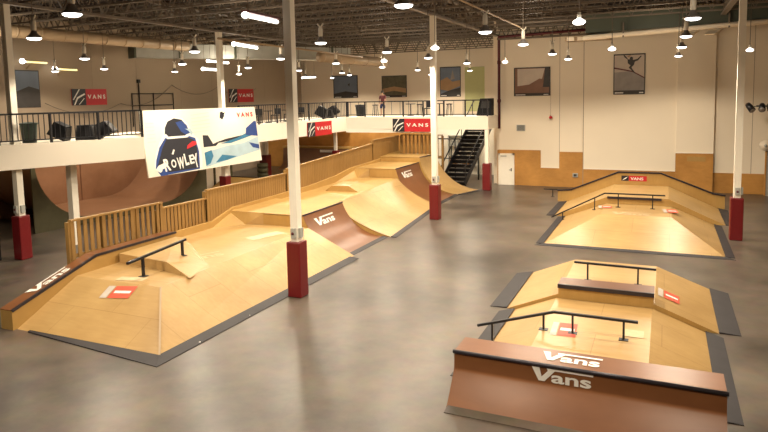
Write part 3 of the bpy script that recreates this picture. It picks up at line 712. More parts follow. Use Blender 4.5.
m = MB(); shape(m, (WX+.04,6.62,5.1), (0,1,0), (0,0,1), [(.04,.2),(1.26,.2),(1.26,1.8),(.04,1.8)], 'p_sky', .004); shape(m, (WX+.04,6.62,5.1), (0,1,0), (0,0,1), [(.04,.2),(1.26,.2),(1.26,.9),(.7,1.05),(.04,.8)], 'p_dark', .008); m.build('photograph', lp, fix=False)

# ------------------------------------------------------------------ halfpipe under the balcony
P0, P1 = Vector((-14.5,3.1,0)), Vector((-13.36,12.25,0)); e = (P1-P0).normalized(); Lh = (P1-P0).length; bk = Vector((-e.y, e.x, 0))
hp = thing('halfpipe', 'big brown halfpipe under the left balcony with an olive end panel', 'skate ramp', (P0+P1)/2)
zt = 3.05; R = 2.6
U = []
for i in range(13): a = math.pi/2*i/12; U.append((.14+R*(1-math.sin(math.pi/2-a)), .28+R*(1-math.cos(math.pi/2-a))))
U = [(.14, zt)]+U                                     # left vertical lip, then transition down to the flat
Ur = [(Lh-s, z) for s, z in reversed(U)]
prof = U+Ur; n = len(prof)
front = [P0+e*s+Vector((0,0,z)) for s, z in prof]; depth = 4.6
back = [p+bk*depth for p in front]
m = MB().add(front+back, [(i, i+1, n+i+1, n+i) for i in range(n-1)], 'bowl', True); m.build('riding_surface', hp, fix=False)
m = MB(); ring = [(0, zt), (0, 0), (Lh, 0), (Lh, zt)]
half = n//2                                           # end panel with the U cut out, as two halves with thickness
def cut(pts):
    A = [P0+e*s+Vector((0,0,z)) for s, z in pts]; m.loft(A, [a-bk*.06 for a in A], 'olive')
for i in range(n-1):
    (s0, z0), (s1, z1) = prof[i], prof[i+1]
    if abs(s1-s0) > 1e-4: cut([(s0, 0), (s1, 0), (s1, z1), (s0, z0)])
cut([(-.02,0),(.14,0),(.14,zt),(-.02,zt)]); cut([(Lh-.14,0),(Lh+.02,0),(Lh+.02,zt),(Lh-.14,zt)])
m.build('end_panel', hp)['label'] = 'olive painted end panel'
m = MB(); B0 = P0+bk*depth; m.loft([B0, P1+bk*depth, P1+bk*depth+Vector((0,0,3.2)), B0+Vector((0,0,3.2))], [q+bk*.08 for q in (B0, P1+bk*depth, P1+bk*depth+Vector((0,0,3.2)), B0+Vector((0,0,3.2)))], 'bowl')
for s in (Lh*.5, Lh*.55): m.loft(*[[B0+e*(s+a)-bk*d+Vector((0,0,z)) for a, z in ((0,.3),(.04,.3),(.04,3.2),(0,3.2))] for d in (0, .02)], 'skate_dark')
m.build('closing_wall', hp)

# ------------------------------------------------------------------ brown ramp, plywood wall and stuff beyond the fence
struct(MB().box((-19.5,27,0),(-5.2,27.15,3.3),'osb').build('trim_10'))
fr = thing('quarter_pipe', 'dull brown quarter pipe with a tan top edge behind the fence, under the middle balcony', 'skate ramp', (-14.5, 26, 0))
pf = qprof(25.2, 26.2, 1.55, 8); n = len(pf)
MB().add([(-17.6,y,z) for y, z in pf]+[(-11.6,y,z) for y, z in pf], [(i,i+1,n+i+1,n+i) for i in range(n-1)], 'bowl', True).build('transition', fr, fix=False)
cl = [(y+.01,max(0,z-.01)) for y, z in pf]+[(26.95,1.54),(26.95,0)]
MB().loft([(-17.6,y,z) for y, z in cl], [(-11.6,y,z) for y, z in cl], 'ply_side').build('side_panels', fr)
MB().box((-17.62,26.1,1.55),(-11.58,26.97,1.68),'ply_side').build('deck', fr)['label'] = 'tan plywood top'
MB().box((-14.3,26.05,1.28),(-13.2,26.09,1.46),'letter').build('sign_plate', fr)['label'] = 'small white plate'
sb = thing('stored_ramp', 'pale low ramp section lying on the floor behind the picket fence, below the billboard', 'skate ramp', (-11.6, 13.0, 0))
MB().loft([(-13.6,11.9,0),(-10.6,11.9,0),(-10.6,14.2,0),(-13.6,14.2,0)], [(-13.6,11.9,.1),(-10.6,11.9,.1),(-10.9,14.2,1.0),(-13.6,14.2,1.0)], 'p_light', 'ply_side').build('ramp_body', sb)
MB().box((-13.6,14.15,.95),(-10.9,14.25,1.03),'coping').build('coping', sb)
ms = thing('plywood_screen', 'beige plywood screen standing under the billboard behind the fence', 'panel', (-14.4, 13.6, 0))
MB().box((-14.4,12.6,0),(-14.3,15.6,2.3),'wall').build('sheet', ms)
for y in (12.6, 14.1, 15.6): MB().box((-14.3,y-.05,0),(-14.22,y+.05,2.3),'olive').build('upright', ms)
st = MB()
for i in range(4): st.lathe([(.02,.02),(.34,.02),(.36,.14),(.34,.27),(.02,.27)], (-14.6,19.2,i*.3), 'olive', 16)
solo(st, 'tyre_stack', 'stack of dark rounded tyres next to the red pad right of the billboard', 'tyres')
pw = thing('storage_wall', 'white wall with shelves under the far balcony beside the black stairs', 'shelf', (-3.3, 26.1, 0))
MB().box((-5.2,26.2,0),(-.4,26.3,3.4),'white').build('back_panel', pw)
for z in (.55,1.2,1.9,2.55): MB().box((-4.3,25.9,z),(-2.3,26.2,z+.05),'grey').build('shelf', pw)
for x in (-4.3,-3.3,-2.3): MB().box((x-.03,25.9,0),(x+.03,26.2,2.6),'grey').build('upright', pw)
random.seed(3)
for i, (x, z) in enumerate(((-4.0,.6),(-3.1,.6),(-3.7,1.25),(-2.8,1.25),(-3.9,1.95),(-3.0,1.95))):
    lab = ['brown box on the low shelf left', 'brown box on the low shelf right', 'pale box on the middle shelf left', 'pale box on the middle shelf right', 'grey box on the top shelf left', 'grey box on the top shelf right'][i]
    bx = MB().box((x-.25,25.92,z),(x+.25,26.18,z+.3), ('osb','osb','wall','wall','grey','grey')[i]).box((x-.26,25.91,z+.25),(x+.26,26.19,z+.31), ('osb','osb','wall','wall','grey','grey')[i])
    solo(bx, 'storage_box', lab+' of the white storage wall', 'box', 'boxes on the storage shelves')
gr = thing('guard_rail', 'black pipe guard rail in front of the white storage wall', 'railing', (-3.2, 23.6, 0))
MB().tube([(-4.6,23.6,2.55),(-1.6,23.6,2.5)], .04, 'black').build('handrail', gr); MB().tube([(-4.6,23.6,1.3),(-1.6,23.6,1.3)], .03, 'black').build('handrail', gr)
for x in (-4.6,-3.1,-1.6): MB().tube([(x,23.6,0),(x,23.6,2.55)], .04, 'black').build('post', gr)
ss = thing('staircase', 'black steel staircase rising under the far balcony', 'stairs', (-2.2, 22, 0))
steps = 17; rise = 3.9/steps; run = .26
xs = lambda k: .045*k
for k in range(steps):
    y = 20.7+k*run; x = -3.05+xs(k)
    MB().box((x,y,rise*(k+1)-.04),(x+1.45,y+run,rise*(k+1)),'black').box((x,y+run-.02,rise*k),(x+1.45,y+run,rise*(k+1)),'black').build('tread', ss)
for side in (0, 1.45):
    a = Vector((-3.05+side,20.65,.12)); b = Vector((-3.05+xs(steps)+side,20.7+steps*run,3.95))
    MB().bar(a, b, .05, .3, 'black').build('stringer', ss)
    MB().bar(a+Vector((0,0,.95)), b+Vector((0,0,.95)), .05, .05, 'black').build('handrail', ss)
    for tt in (.02,.3,.6,.95):
        c = a.lerp(b, tt); MB().box((c.x-.02,c.y-.02,c.z),(c.x+.02,c.y+.02,c.z+.95),'black').build('post', ss)

# ------------------------------------------------------------------ things on the balconies
bn = thing('trash_bin', 'dark green trash bin behind the near balcony railing', 'bin', (-11.2, .75, 3.94))
MB().lathe([(.02,0),(.22,0),(.27,.62),(.29,.66),(.26,.66),(.2,.1)], (-11.2,.75,3.94), 'bin', 14).build('bin_body', bn)
MB().lathe([(.02,.72),(.24,.70),(.30,.64),(.30,.68)], (-11.2,.75,3.94), 'bin', 14).build('rim', bn)
def monitor(label, x, y, z, tilt, rot, s=.55):
    r = thing('floor_monitor', label, 'speaker', (x, y, z))
    c = Matrix.Rotation(rot, 3, 'Z') @ Matrix.Rotation(tilt, 3, 'Y')
    base = [(-.5,-.5,0),(.5,-.5,0),(.5,.5,0),(-.5,.5,0)]; topp = [(-.42,-.42,.8),(.30,-.42,.8),(.30,.42,.8),(-.42,.42,.8)]
    off = .5*abs(math.sin(tilt))
    f = lambda p: Vector((x,y,z+off*s))+(c @ Vector(p))*s
    MB().loft([f(p) for p in base], [f(p) for p in topp], 'black_cloth').build('cabinet', r)
    g = [(.505,-.42,.08),(.505,.42,.08),(.33,.36,.74),(.33,-.36,.74)]
    MB().loft([f(p) for p in g], [f((p[0]+.02,p[1],p[2])) for p in g], 'p_dark').build('grille', r)
    MB().lathe([(.02,.03),(.10,.03),(.10,0),(.02,0)], (x,y,z+off*s+.55*s), 'black', 10).build('handle', r)
    return r
GR = 'black boxes along the balcony railings'
monitor('tilted black box behind the near balcony railing, nearest to the green bin', -10.7, 1.5, 3.95, .45, .5, .62)
monitor('upright black box behind the near balcony railing, middle of the three', -10.3, 2.4, 3.95, 0, .5, .66)
monitor('tilted black box behind the near balcony railing, beside the billboard', -10.05, 3.05, 3.95, -.4, .5, .62)
monitor('left tilted black box on the middle balcony near the corner', -12.6, 23.3, 3.85, .5, .3, .8)
monitor('upright black box on the middle balcony near the corner', -12.7, 24.6, 3.85, 0, .3, .75)
monitor('right tilted black box on the middle balcony, nearest to the far balcony', -12.7, 25.6, 3.85, -.5, .3, .8)
def table(label, x, y, z):
    r = thing('bistro_table', label, 'table', (x, y, z))
    MB().lathe([(.01,.70),(.3,.70),(.3,.74),(.01,.74)], (x,y,z), 'black', 16).build('tabletop', r)
    MB().tube([(x,y,z),(x,y,z+.7)], .035, 'black').build('pedestal', r); MB().lathe([(.01,0),(.22,0),(.2,.04),(.01,.05)], (x,y,z), 'black', 16).build('base', r)
def stool(label, x, y, z):
    r = thing('bar_stool', label, 'stool', (x, y, z))
    MB().lathe([(.01,.66),(.19,.66),(.2,.70),(.01,.72)], (x,y,z), 'black', 14).build('seat', r)
    for a in range(4):
        t = math.pi/4+a*math.pi/2; MB().tube([(x+.2*math.cos(t),y+.2*math.sin(t),z),(x+.12*math.cos(t),y+.12*math.sin(t),z+.66)], .02, 'black', 6).build('leg', r)
def chair(label, x, y, z):
    r = thing('chair', label, 'chair', (x, y, z))
    MB().box((x-.22,y-.22,z+.42),(x+.22,y+.22,z+.47),'black').build('seat', r); MB().box((x-.22,y+.19,z+.5),(x+.22,y+.23,z+.86),'black').build('backrest', r)
    for a in (-.2,.2):
        for b in (-.2,.2): MB().box((x+a-.018,y+b-.018,z),(x+a+.018,y+b+.018,z+.42 if b < 0 else z+.86),'black').build('leg', r)
for i, y in enumerate((15.6,17.6,19.6)):
    table(('round black table nearest the billboard on the middle balcony','round black table behind the nearest white column on the middle balcony','round black table above the hanging banner on the middle balcony')[i], -12.9, y, 3.84)
for i, y in enumerate((14.9,16.3,16.9,18.4,20.3,21.2)):
    chair(('black chair beside the billboard on the middle balcony','black chair right of the first table on the middle balcony','black chair left of the second table on the middle balcony','black chair right of the second table on the middle balcony','black chair right of the third table on the middle balcony','black chair above the right end of the hanging banner')[i], -12.9 if i % 2 else -13.2, y, 3.84)
table('round black table left of the second column on the far balcony', -5.1, 21.2, 4.08)
table('round black table right of the second column on the far balcony', -3.2, 21.0, 4.08)
stool('black stool left of the person on the far balcony', -7.5, 21.3, 4.08); stool('black stool beside the left table on the far balcony', -4.55, 21.3, 4.08)
chair('black chair just right of the second column on the far balcony', -3.9, 21.1, 4.08); stool('black stool right of the right table on the far balcony', -2.6, 21.0, 4.08)
bn2 = thing('trash_bin', 'black bin left of the person at the start of the far balcony', 'bin', (-8.4, 21.0, 4.08))
MB().lathe([(.02,0),(.24,0),(.3,.7),(.02,.74)], (-8.4,21.0,4.08), 'black_cloth', 14).build('bin_body', bn2); MB().lathe([(.31,.6),(.33,.66),(.31,.72)], (-8.4,21,4.08), 'black', 14).build('rim', bn2)
gc = thing('game_cabinet', 'black cabinet on the far balcony by the wall corner', 'cabinet', (-.45, 21.2, 4.08))
MB().loft([(-.95,20.9,4.08),(-.1,20.9,4.08),(-.1,21.6,4.08),(-.95,21.6,4.08)], [(-.75,21.0,5.05),(-.1,21.0,5.05),(-.1,21.6,5.05),(-.75,21.6,5.05)], 'black_cloth').build('cabinet_body', gc)
MB().loft([(-.7,20.93,4.5),(-.2,20.93,4.5),(-.2,20.99,4.9),(-.65,20.99,4.9)], [(-.7,20.91,4.5),(-.2,20.91,4.5),(-.2,20.97,4.9),(-.65,20.97,4.9)], 'p_dark').build('screen', gc)
# person leaning at the rail
pe = thing('person', 'person in dark maroon top and dark shorts standing at the far balcony railing', 'person', (-7.0, 21.3, 4.08))
def skin_body(name, verts, edges, radii, mat, parent, root=0, sub=1):
    me = bpy.data.meshes.new(name); o = parent_loc(parent)
    me.from_pydata([Vector(v) for v in verts], edges, []); me.materials.append(M[mat])
    ob = bpy.data.objects.new(name, me); COL.objects.link(ob); ob.parent = parent
    md = ob.modifiers.new('skin', 'SKIN')
    if not me.skin_vertices: me.skin_vertices.new()
    for i, r in enumerate(radii): me.skin_vertices[0].data[i].radius = r if isinstance(r, tuple) else (r, r)
    me.skin_vertices[0].data[root].use_root = True
    ob.modifiers.new('sub', 'SUBSURF').levels = sub; ob.modifiers['sub'].render_levels = sub
    return ob
k = 1.55/1.75
V = [(0,0,.92),(0,0,1.1),(0,.01,1.3),(0,.01,1.44),(0,0,1.52),(0,0,1.6),(0,-.01,1.70),
     (.17,.01,1.40),(.24,.02,1.14),(.22,-.12,.92),(.21,-.17,.84),(-.17,.01,1.40),(-.25,.03,1.14),(-.2,-.1,.94),(-.18,-.15,.86),
     (.1,0,.86),(.11,0,.48),(.11,.02,.08),(.12,-.12,.035),(-.1,0,.86),(-.11,-.02,.48),(-.12,.0,.08),(-.13,-.14,.035)]
Ed = [(0,1),(1,2),(2,3),(3,4),(4,5),(5,6),(3,7),(7,8),(8,9),(9,10),(3,11),(11,12),(12,13),(13,14),(0,15),(15,16),(16,17),(17,18),(0,19),(19,20),(20,21),(21,22)]
Rr = [(.15,.11),(.14,.10),(.16,.11),(.09,.08),.055,.085,.07,.06,.045,.035,.035,.06,.045,.035,.035,.085,.06,.045,.04,.085,.06,.045,.04]
Rr = [tuple(a*k for a in r) if isinstance(r, tuple) else r*k for r in Rr]
sc = lambda vs: [(x*k, y*k, z*k) for x, y, z in vs]
skin_body('body', sc(V), Ed, Rr, 'skin', pe)
skin_body('shirt', sc([(0,0,.95),(0,0,1.15),(0,.01,1.32),(0,.01,1.43),(.17,.01,1.40),(.235,.02,1.17),(-.17,.01,1.40),(-.245,.03,1.17)]), [(0,1),(1,2),(2,3),(3,4),(4,5),(3,6),(6,7)], [tuple(a*k for a in t) for t in ((.17,.13),(.165,.125),(.18,.13),(.105,.095),(.08,.08),(.062,.062),(.08,.08),(.062,.062))], 'maroon', pe)
skin_body('shorts', sc([(0,0,.95),(0,0,.86),(.1,0,.80),(.115,0,.50),(-.1,0,.80),(-.115,-.02,.50)]), [(0,1),(1,2),(2,3),(1,4),(4,5)], [tuple(a*k for a in t) for t in ((.165,.13),(.16,.13),(.11,.11),(.095,.095),(.11,.11),(.095,.095))], 'denim', pe)
m = MB(); m.lathe([(.001,.11),(.05,.10),(.085,.06),(.10,0),(.09,-.06)], (-7.0,21.31,4.08+1.66*k), 'hair', 14); m.build('hair', pe)

# ------------------------------------------------------------------ wall fittings on the back wall
vt = MB().box((1.13,WY-.04,3.14),(1.62,WY,3.5),'grey')
for i in range(5): vt.box((1.17,WY-.05,3.19+i*.06),(1.58,WY-.03,3.215+i*.06),'p_dark')
solo(vt, 'wall_vent', 'small grey louvred vent on the back wall right of the white door', 'vent')
eb = thing('electrical_box', 'small grey electrical box on the plywood kick panel of the back wall', 'box', (4.4, WY, .6))
MB().box((4.27,WY-.1,.58),(4.55,WY-.02,.8),'grey').build('housing', eb); MB().box((4.33,WY-.12,.63),(4.49,WY-.1,.75),'p_dark').build('cover', eb)
al = thing('alarm_bell', 'small red bell hanging on a thin cord in front of the back wall', 'bell', (3.06, WY-.06, 3.85))
MB().lathe([(.02,.16),(.07,.12),(.11,.0),(.02,.0)], (3.06,WY-.12,3.86), 'red', 12).build('bell', al); MB().tube([(3.06,WY-.12,4.0),(3.06,WY-.12,5.9)], .008, 'joint', 5).build('cord', al)
rp = thing('sprinkler_riser', 'dark red sprinkler pipe running along the roof and down the wall corner', 'pipe', (.2, WY-.3, 3.3))
MB().tube([(.18,WY-.3,3.3),(.18,WY-.3,8.45),(.2,WY-.5,8.5),(5.2,WY-.5,8.62)], .08, 'dkred').build('pipe', rp)
for z in (4.8, 7.0): MB().tube([(.18,WY-.3,z),(.18,WY-.3,z+.18)], .11, 'dkred').build('coupling', rp)
sp = thing('spotlight_bar', 'black bar of theatre spotlights high at the right edge', 'spotlights', (13.3, 20.6, 4.4))
MB().tube([(12.9,20.8,4.45),(15.9,20.8,4.42)], .04, 'black').build('bar', sp)
for x, a in ((12.62,.6),(13.12,-.1),(13.45,0),(13.9,.2)):
    c = Vector((x,20.6,4.4)); dr = Vector((math.sin(a),-.75,-.45 if a < .5 else -.9)).normalized()
    MB().tube([c-dr*.22, c-dr*.1, c+dr*.22], [.11,.14,.15], 'black', 12).tube([c+dr*.22, c+dr*.225], .12, 'p_grey', 12).build('spotlight_head', sp)
    MB().tube([c, (max(x,12.95),20.8,4.45)], .02, 'black', 6).build('yoke', sp)
rd = thing('roller_door_guide', 'grey steel door post with an orange edge at the far right', 'door frame', (13.6, 21.6, 0))
MB().box((13.5,21.55,0),(13.75,21.9,2.7),'grey').build('post', rd); MB().box((13.44,21.5,0),(13.5,21.6,2.7),'osb').build('edge_strip', rd)
wfan = thing('wall_fan', 'round pale fan above the grey door post at the far right', 'fan', (13.4, 21.4, 2.4))
cc = Vector((13.42,21.4,2.5))
MB().tube([cc+Vector((.0,-.06,0)), cc+Vector((0,.06,0))], .26, 'wall', 20).build('guard', wfan); MB().tube([cc+Vector((0,-.09,0)), cc+Vector((0,-.05,0))], .07, 'grey', 12).build('hub', wfan); MB().bar(cc+Vector((0,.06,0)), cc+Vector((.15,.2,0)), .06, .06, 'grey').build('bracket', wfan)
ld = thing('storage_cabinet', 'black tall cabinet at the left picture edge under the balcony', 'cabinet', (-11.9, -.6, 0))
MB().box((-12.45,-1.2,0),(-11.62,-.3,2.05),'black_cloth').build('cabinet_body', ld); MB().box((-11.62,-1.1,.4),(-11.6,-.4,1.9),'p_dark').build('front_panel', ld); MB().box((-11.62,-1.1,.12),(-11.59,-.4,.3),'p_grey').build('kick_plate', ld)

# ------------------------------------------------------------------ services under the roof
dl = MB().tube([(-15.6,-2.2,8.25),(-15.2,13.4,8.25)], .26, 'tan', 16)
for i in range(14): yy = -2+i*1.1; dl.tube([(-15.58+.0257*(yy+2.2),yy,8.25),(-15.58+.0257*(yy+2.2),yy+.06,8.25)], 0.275, 'tan', 16)
solo(dl, 'spiral_duct', 'long round tan air duct under the roof on the left', 'duct')
d2 = thing('air_duct', 'grey rectangular air duct with an open end above the left balcony', 'duct', (-15.5, 17, 7.75))
MB().loft([(-18.6,12.6,7.72),(-17.8,12.2,7.72),(-17.8,12.2,8.5),(-18.6,12.6,8.5)], [(-10.9,23.6,7.72),(-10.1,23.2,7.72),(-10.1,23.2,8.5),(-10.9,23.6,8.5)], 'grey').build('duct_body', d2)
for tt in (.0,.18,.42,.66,.9):
    c = Vector((-18.2,12.4,7.7)).lerp(Vector((-10.5,23.4,7.7)), tt); dd = Vector((-.8,.4,0)).normalized()*.5; ff = Vector((7.7,11,0)).normalized()*.06
    MB().loft([c-dd-ff, c+dd-ff, c+dd-ff+Vector((0,0,.84)), c-dd-ff+Vector((0,0,.84))], [c-dd+ff, c+dd+ff, c+dd+ff+Vector((0,0,.84)), c-dd+ff+Vector((0,0,.84))], 'green_duct').build('flange', d2)
d3 = thing('air_duct', 'large grey-green rectangular duct under the roof along the back wall, right', 'duct', (9, 19, 8.1))
MB().loft([(5.3,18.2,8.15),(15.5,18.2,8.3),(15.5,18.2,9.1),(5.3,18.2,9.0)], [(5.3,19.6,8.15),(15.5,19.6,8.3),(15.5,19.6,9.1),(5.3,19.6,9.0)], 'green_duct').build('duct_body', d3)
for x in (7.2, 9.4, 12.2): MB().box((x,18.15,8.15),(x+.05,18.2,9.05),'green_duct').build('flange', d3)
pp = thing('roof_pipe', 'tan pipe running below the large grey-green duct on the right', 'pipe', (9, 18.1, 8))
MB().tube([(5.2,18.1,7.9),(15.5,18.1,8.3)], .12, 'wall').build('pipe', pp)
for x in (7.0, 9.6, 11.4, 13): MB().box((x,18.0,7.9+.039*(x-5.2)-.12),(x+.06,18.2,7.9+.039*(x-5.2)+.55),'joist').build('hanger', pp)
for i, (x, y, lab) in enumerate(((5.0,18.0,'flat tan louvre box under the duct on the right, above the back wall corner'),)):
    m = MB().box((4.3,18.4,7.85),(6.4,19.6,8.02),'tan')
    for k_ in range(4): m.box((4.4+k_*.5,18.35,7.82),(4.75+k_*.5,18.4,8.0),'wall')
    solo(m, 'air_diffuser', lab, 'vent')
for lab, x in (('left tan diffuser boot dropping below the tan roof pipe', 9.55), ('right tan diffuser boot dropping below the tan roof pipe', 10.45)):
    m = MB().loft([(x,17.6,7.75),(x+.4,17.6,7.75),(x+.4,17.8,7.7),(x,17.8,7.7)], [(x+.55,18.6,8.2),(x+.95,18.6,8.2),(x+.95,18.9,8.15),(x+.55,18.9,8.15)], 'wall'); solo(m, 'diffuser_boot', lab, 'vent')
d4 = MB().tube([(-8.6,16.6,7.55),(-8.3,24.5,7.55)], .3, 'tan', 14)
for i in range(5): d4.tube([(-8.6+.038*i*1.7,16.6+i*1.7,7.55),(-8.6+.038*i*1.7,16.68+i*1.7,7.55)], .32, 'tan', 14)
for yy in (17.5,20.5,23.5): d4.tube([(-8.5,yy,7.6),(-8.5,yy,TOP-.05)], .015, 'joist', 5)
solo(d4, 'spiral_duct', 'short round tan duct under the roof right of the nearest white column', 'duct')
def conduit(label, p, q, r=.035, mat='tan'):
    m = MB().tube([p, q], r, mat, 8)
    for tt in (.15,.5,.85):
        c = Vector(p).lerp(Vector(q), tt); m.tube([c, (c.x,c.y,TOP-.05)], .01, 'joist', 5)
    solo(m, 'roof_conduit', label, 'pipe')
conduit('thin tan conduit crossing behind the nearest white column under the roof', (-3.9,2.0,7.2), (-4.5,13.5,7.2))
conduit('thin tan conduit running along the roof above the open aisle', (2.6,1.5,8.45), (2.5,17.5,8.45))
cat1 = MB()
for (ya, za, yb, zb) in ((8.0,5.3,12.8,5.2),(12.8,5.2,17.0,6.3),(17.0,6.3,21.5,6.2),(21.5,6.2,26.0,6.1)):
    cat1.tube([(WX+.25, ya+(yb-ya)*i/10, za+(zb-za)*i/10-.55*4*(i/10)*(1-i/10)) for i in range(11)], .018, 'joist', 5)
solo(cat1, 'sagging_cable', 'dark sagging cable along the left wall above the balcony', 'cable')
fr_ = thing('scaffold_frame', 'small black pipe frame on the left wall side above the billboard top edge', 'frame', (WX+1, 15.3, 5))
for z in (5.05, 5.75): MB().tube([(WX+.05,13.9,z),(WX+.05,17.3,z)], .03, 'black', 6).build('rail', fr_)
for y in (13.9,15.6,17.3): MB().tube([(WX+.05,y,3.8),(WX+.05,y,5.8)], .03, 'black', 6).build('post', fr_)
pole = MB().tube([(WX+.06,14.45,3.8),(WX+.06,14.45,6.5)], .035, 'black', 6).box((WX+.0,14.36,6.4),(WX+.13,14.54,6.6),'black'); solo(pole, 'pole', 'thin black pole standing by the left wall left of the pipe frame', 'pole')
for lab, y, z in (('long yellow picture light on the left wall above the dark poster', 6.7, 7.33), ('yellow picture light on the left wall right of the dark poster', 8.45, 7.03)):
    r = thing('picture_light', lab, 'lamp', (WX, y, z))
    MB().tube([(WX+.45,y+.15,z),(WX+.45,y+1.4,z-.02)], .045, 'warmtube', 8).build('tube', r)
    MB().lathe([(.001,.13),(.09,.1),(.13,0),(.09,-.1),(.001,-.13)], (WX+.45,y+.08,z+.02), 'tube', 12).build('bulb', r)
    MB().bar((WX,y+.6,z-.3),(WX+.45,y+.6,z), .05, .05, 'tan').build('bracket', r)

# ------------------------------------------------------------------ lamps
LZ = 6.8
WARM = (1.0, .86, .66)
LE = 900
def lamp_light(name, loc, e, size=150, blend=.35, kind='SPOT', r=.17):
    l = bpy.data.lights.new(name, kind); l.energy = e; l.color = WARM; l.shadow_soft_size = r
    if kind == 'SPOT': l.spot_size = math.radians(size); l.spot_blend = blend
    o = bpy.data.objects.new(name, l); COL.objects.link(o); o.location = loc
    return o
def make_bell():
    r = thing('pendant_lamp', '', 'lamp', (0, 0, LZ), 'bell pendant lamps')
    o = Vector((0,0,LZ)); K = .8
    sh_ = MB().lathe([(a_*K,b_*K) for a_,b_ in ((.055,.22),(.075,.20),(.10,.13),(.19,.04),(.215,0),(.20,0),(.17,.05),(.09,.13))], o, 'bell', 20); sh_ = sh_.build('shade', r)
    MB().lathe([(a_*K,b_*K) for a_,b_ in ((.001,.03),(.195,.02),(.19,-.02),(.15,-.045),(.08,-.06),(.001,-.065))], o, 'lamp', 20).build('lens', sh_)['label'] = 'bright lens'
    MB().lathe([(.001,.42),(.05,.42),(.06,.36),(.06,.2),(.05,.17)], o, 'white', 14).build('ballast', r)
    MB().tube([o+Vector((0,0,.42)), o+Vector((0,0,TOP-.9-LZ))], .012, 'joist', 6).build('cord', r)
    MB().tube([o+Vector((-.09,0,.52)), o+Vector((0,0,.42)), o+Vector((.09,0,.52))], .022, 'white', 6).build('hook', r)
    return r
rows = [(9.4, 'over the right-hand funboxes', [-4.0,1.05,5.9,10.75,17.0]), (4.85, 'over the open aisle', [-4.05,1.2,5.7,11.2,15.6]),
        (.15, 'along the line of white columns', [1.35,5.9,10.0,15.4]), (-4.5, 'over the long wooden ramp', [-3.85,1.6,6.4,10.8,15.8,20.9]),
        (-9.4, 'just in front of the balcony', [1.7,6.5,11.0,15.6]), (-14.4, 'over the balconies', [7.0,11.5,16.9,24.5])]
ordn = ['nearest', 'second', 'third', 'fourth', 'fifth', 'sixth']
bell0 = None
for x, where, ysl in rows:
    for i, y in enumerate(ysl):
        lab = '%s bell lamp from the viewer in the row hanging %s' % (ordn[i], where)
        if (x, y) == (9.4, 17.0): lab = 'farthest bell lamp in the row hanging over the right-hand funboxes'
        if bell0 is None: bell0 = make_bell(); bell0.location = (x, y, LZ); bell0['label'] = lab
        else: dup(bell0, (x, y, LZ), lab, 'bell pendant lamps')
        lamp_light('lamp_light', (x, y, LZ-.1), LE, 157, .35)
for x, y, lab, k_ in ((-10.9,24.5,'small bell lamp above the person on the far balcony',1.2), (-2.4,24.6,'small bell lamp over the black stairs, right of the sandy poster',1.2), (-14.5,28.6,'added small bell lamp lighting the far wall in front of the wide blue-grey poster',1.3), (-6.6,28.9,'added small bell lamp lighting the far wall in front of the tall sandy poster',1.3), (-9.4,20.6,'small bell lamp above the banner corner where the two far balconies meet',1)):  # the two farthest bells are added to brighten the far wall
    dup(bell0, (x, y, LZ), lab, 'bell pendant lamps'); lamp_light('lamp_light', (x, y, LZ-.1), LE*k_, 157, .35)
# extra lamp row overhead, just behind the picture edge
for x in (-4.6, .2, 4.9, 9.5):
    dup(bell0, (x, -8.9, LZ), 'bell lamp hanging above the viewer outside the picture, %s of the overhead row' % {-4.6:'leftmost',.2:'second from left',4.9:'third from left',9.5:'rightmost'}[x], 'bell pendant lamps')
    lamp_light('lamp_light', (x, -8.9, LZ-.1), LE*.9, 157, .35)
dup(bell0, (-.41, -6.19, LZ), 'big bell lamp at the top left, nearest lamp to the viewer on that side', 'bell pendant lamps'); lamp_light('lamp_light', (-.41,-6.19,LZ-.1), LE, 157, .35)
dup(bell0, (-17.6, 7.0, LZ), 'bell lamp close to the left wall in front of the dark poster', 'bell pendant lamps'); lamp_light('lamp_light', (-17.6,7.0,LZ-.1), LE*.5, 150, .3)
# bare glowing globes on half-grid positions
gl0 = None
for x, y, lab in ((2.11,5.28,'bare glowing lamp in front of the second white column'), (-2.16,10.8,'bare glowing lamp left of the second white column'), (1.89,15.9,'bare glowing lamp near the back wall beside the dark red pipe'),
                  (7.16,.33,'bare glowing lamp nearest the viewer, in front of the grey-green duct'), (7.13,10.0,'bare glowing lamp above the airborne skater poster'), (11.9,14.6,'bare glowing lamp at the right in front of the plain wall')):
    if gl0 is None:
        gl0 = thing('globe_lamp', lab, 'lamp', (x, y, LZ), 'bare globe lamps'); o = Vector((x,y,LZ))
        MB().lathe([(.001,.07),(.07,.06),(.13,.015),(.135,-.015),(.09,-.055),(.001,-.065)], o, 'tube', 16).build('globe', gl0); MB().lathe([(.001,.2),(.04,.2),(.05,.06),(.03,.05)], o, 'white', 12).build('socket', gl0)
        MB().tube([o+Vector((0,0,.2)), o+Vector((0,0,TOP-.9-LZ))], .012, 'joist', 6).build('cord', gl0)
    else: dup(gl0, (x, y, LZ), lab, 'bare globe lamps')
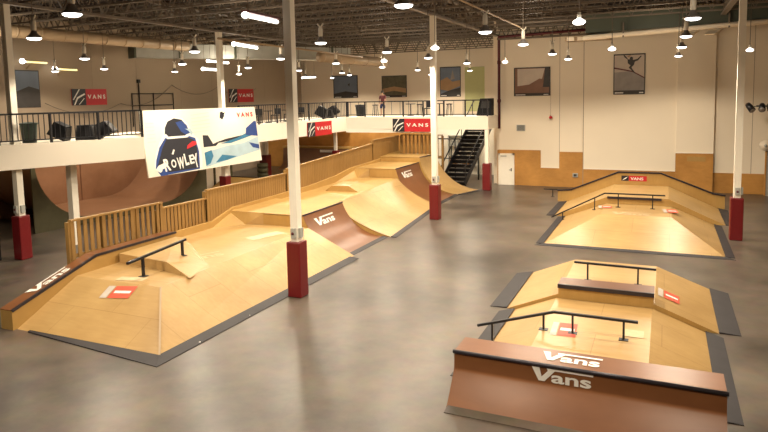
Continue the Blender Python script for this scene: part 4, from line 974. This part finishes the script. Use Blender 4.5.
for i, (a, b, lab) in enumerate((((-.81,-.75,7.4),(-.97,.91,7.4),'bright fluorescent fixture high left of the nearest white column'), ((-6.19,5.79,7.4),(-6.64,7.9,7.4),'second bright fluorescent fixture, left of the nearest white column'), ((-13.8,13.42,7.4),(-14.23,15.69,7.4),'third fluorescent fixture, below the grey duct'),
                               ((-11.69,10.48,6.8),(-11.92,11.82,6.8),'small fluorescent fixture low in front of the left wall'),((-17.4,29.0,6.9),(-16.2,29.0,6.9),'short fluorescent fixture above the wide blue-grey poster'))):
    r = thing('fluorescent_fixture', lab, 'lamp', a, 'fluorescent strip fixtures')
    a, b = Vector(a), Vector(b); MB().tube([a, b], .05, 'tube', 10).build('tube', r); MB().bar(a+Vector((0,0,.09)), b+Vector((0,0,.09)), .22, .06, 'dkred' if i == 0 else 'bell').build('housing', r)
    for tt in (.1,.9): c = a.lerp(b, tt); MB().tube([c+Vector((0,0,.1)), (c.x,c.y,TOP-.9)], .01, 'joist', 5).build('cord', r)
    MB().lathe([(.001,.09),(.07,.06),(.1,0),(.07,-.06),(.001,-.09)], a, 'tube', 10).build('bulb', r)

# added fill points without fixtures, standing in for upward leak; brighten ceiling and upper walls
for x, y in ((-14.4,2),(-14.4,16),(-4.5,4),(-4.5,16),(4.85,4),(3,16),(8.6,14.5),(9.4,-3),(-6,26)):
    lamp_light('added_fill', (x, y, LZ+.5), 190, kind='POINT', r=.3)

# ------------------------------------------------------------------ world, camera, view
w = bpy.data.worlds.new('World'); SC.world = w; w.use_nodes = True
w.node_tree.nodes['Background'].inputs[0].default_value = (1, .85, .65, 1); w.node_tree.nodes['Background'].inputs[1].default_value = .02
f, yaw, pitch, roll = 624.475, .423, .095, -.021
C = Vector((8.89, -13.953, 5.282))
fw = Vector((-math.sin(yaw)*math.cos(pitch), math.cos(yaw)*math.cos(pitch), -math.sin(pitch)))
r0 = Vector((math.cos(yaw), math.sin(yaw), 0)); u0 = r0.cross(fw)
rr = r0*math.cos(roll)+u0*math.sin(roll); uu = -r0*math.sin(roll)+u0*math.cos(roll)
cd = bpy.data.cameras.new('Camera'); cam = bpy.data.objects.new('Camera', cd); COL.objects.link(cam)
mat = Matrix((rr, uu, -fw)).transposed().to_4x4(); mat.translation = C; cam.matrix_world = mat
cd.sensor_fit = 'HORIZONTAL'; cd.sensor_width = 36; cd.lens = f/768*36; cd.shift_y = -60/768; cd.clip_start = .05; cd.clip_end = 200
SC.camera = cam
vs = SC.view_settings; vs.view_transform = 'Standard'; vs.look = 'None'; vs.gamma = 1; vs.use_curve_mapping = False; vs.exposure = -.15
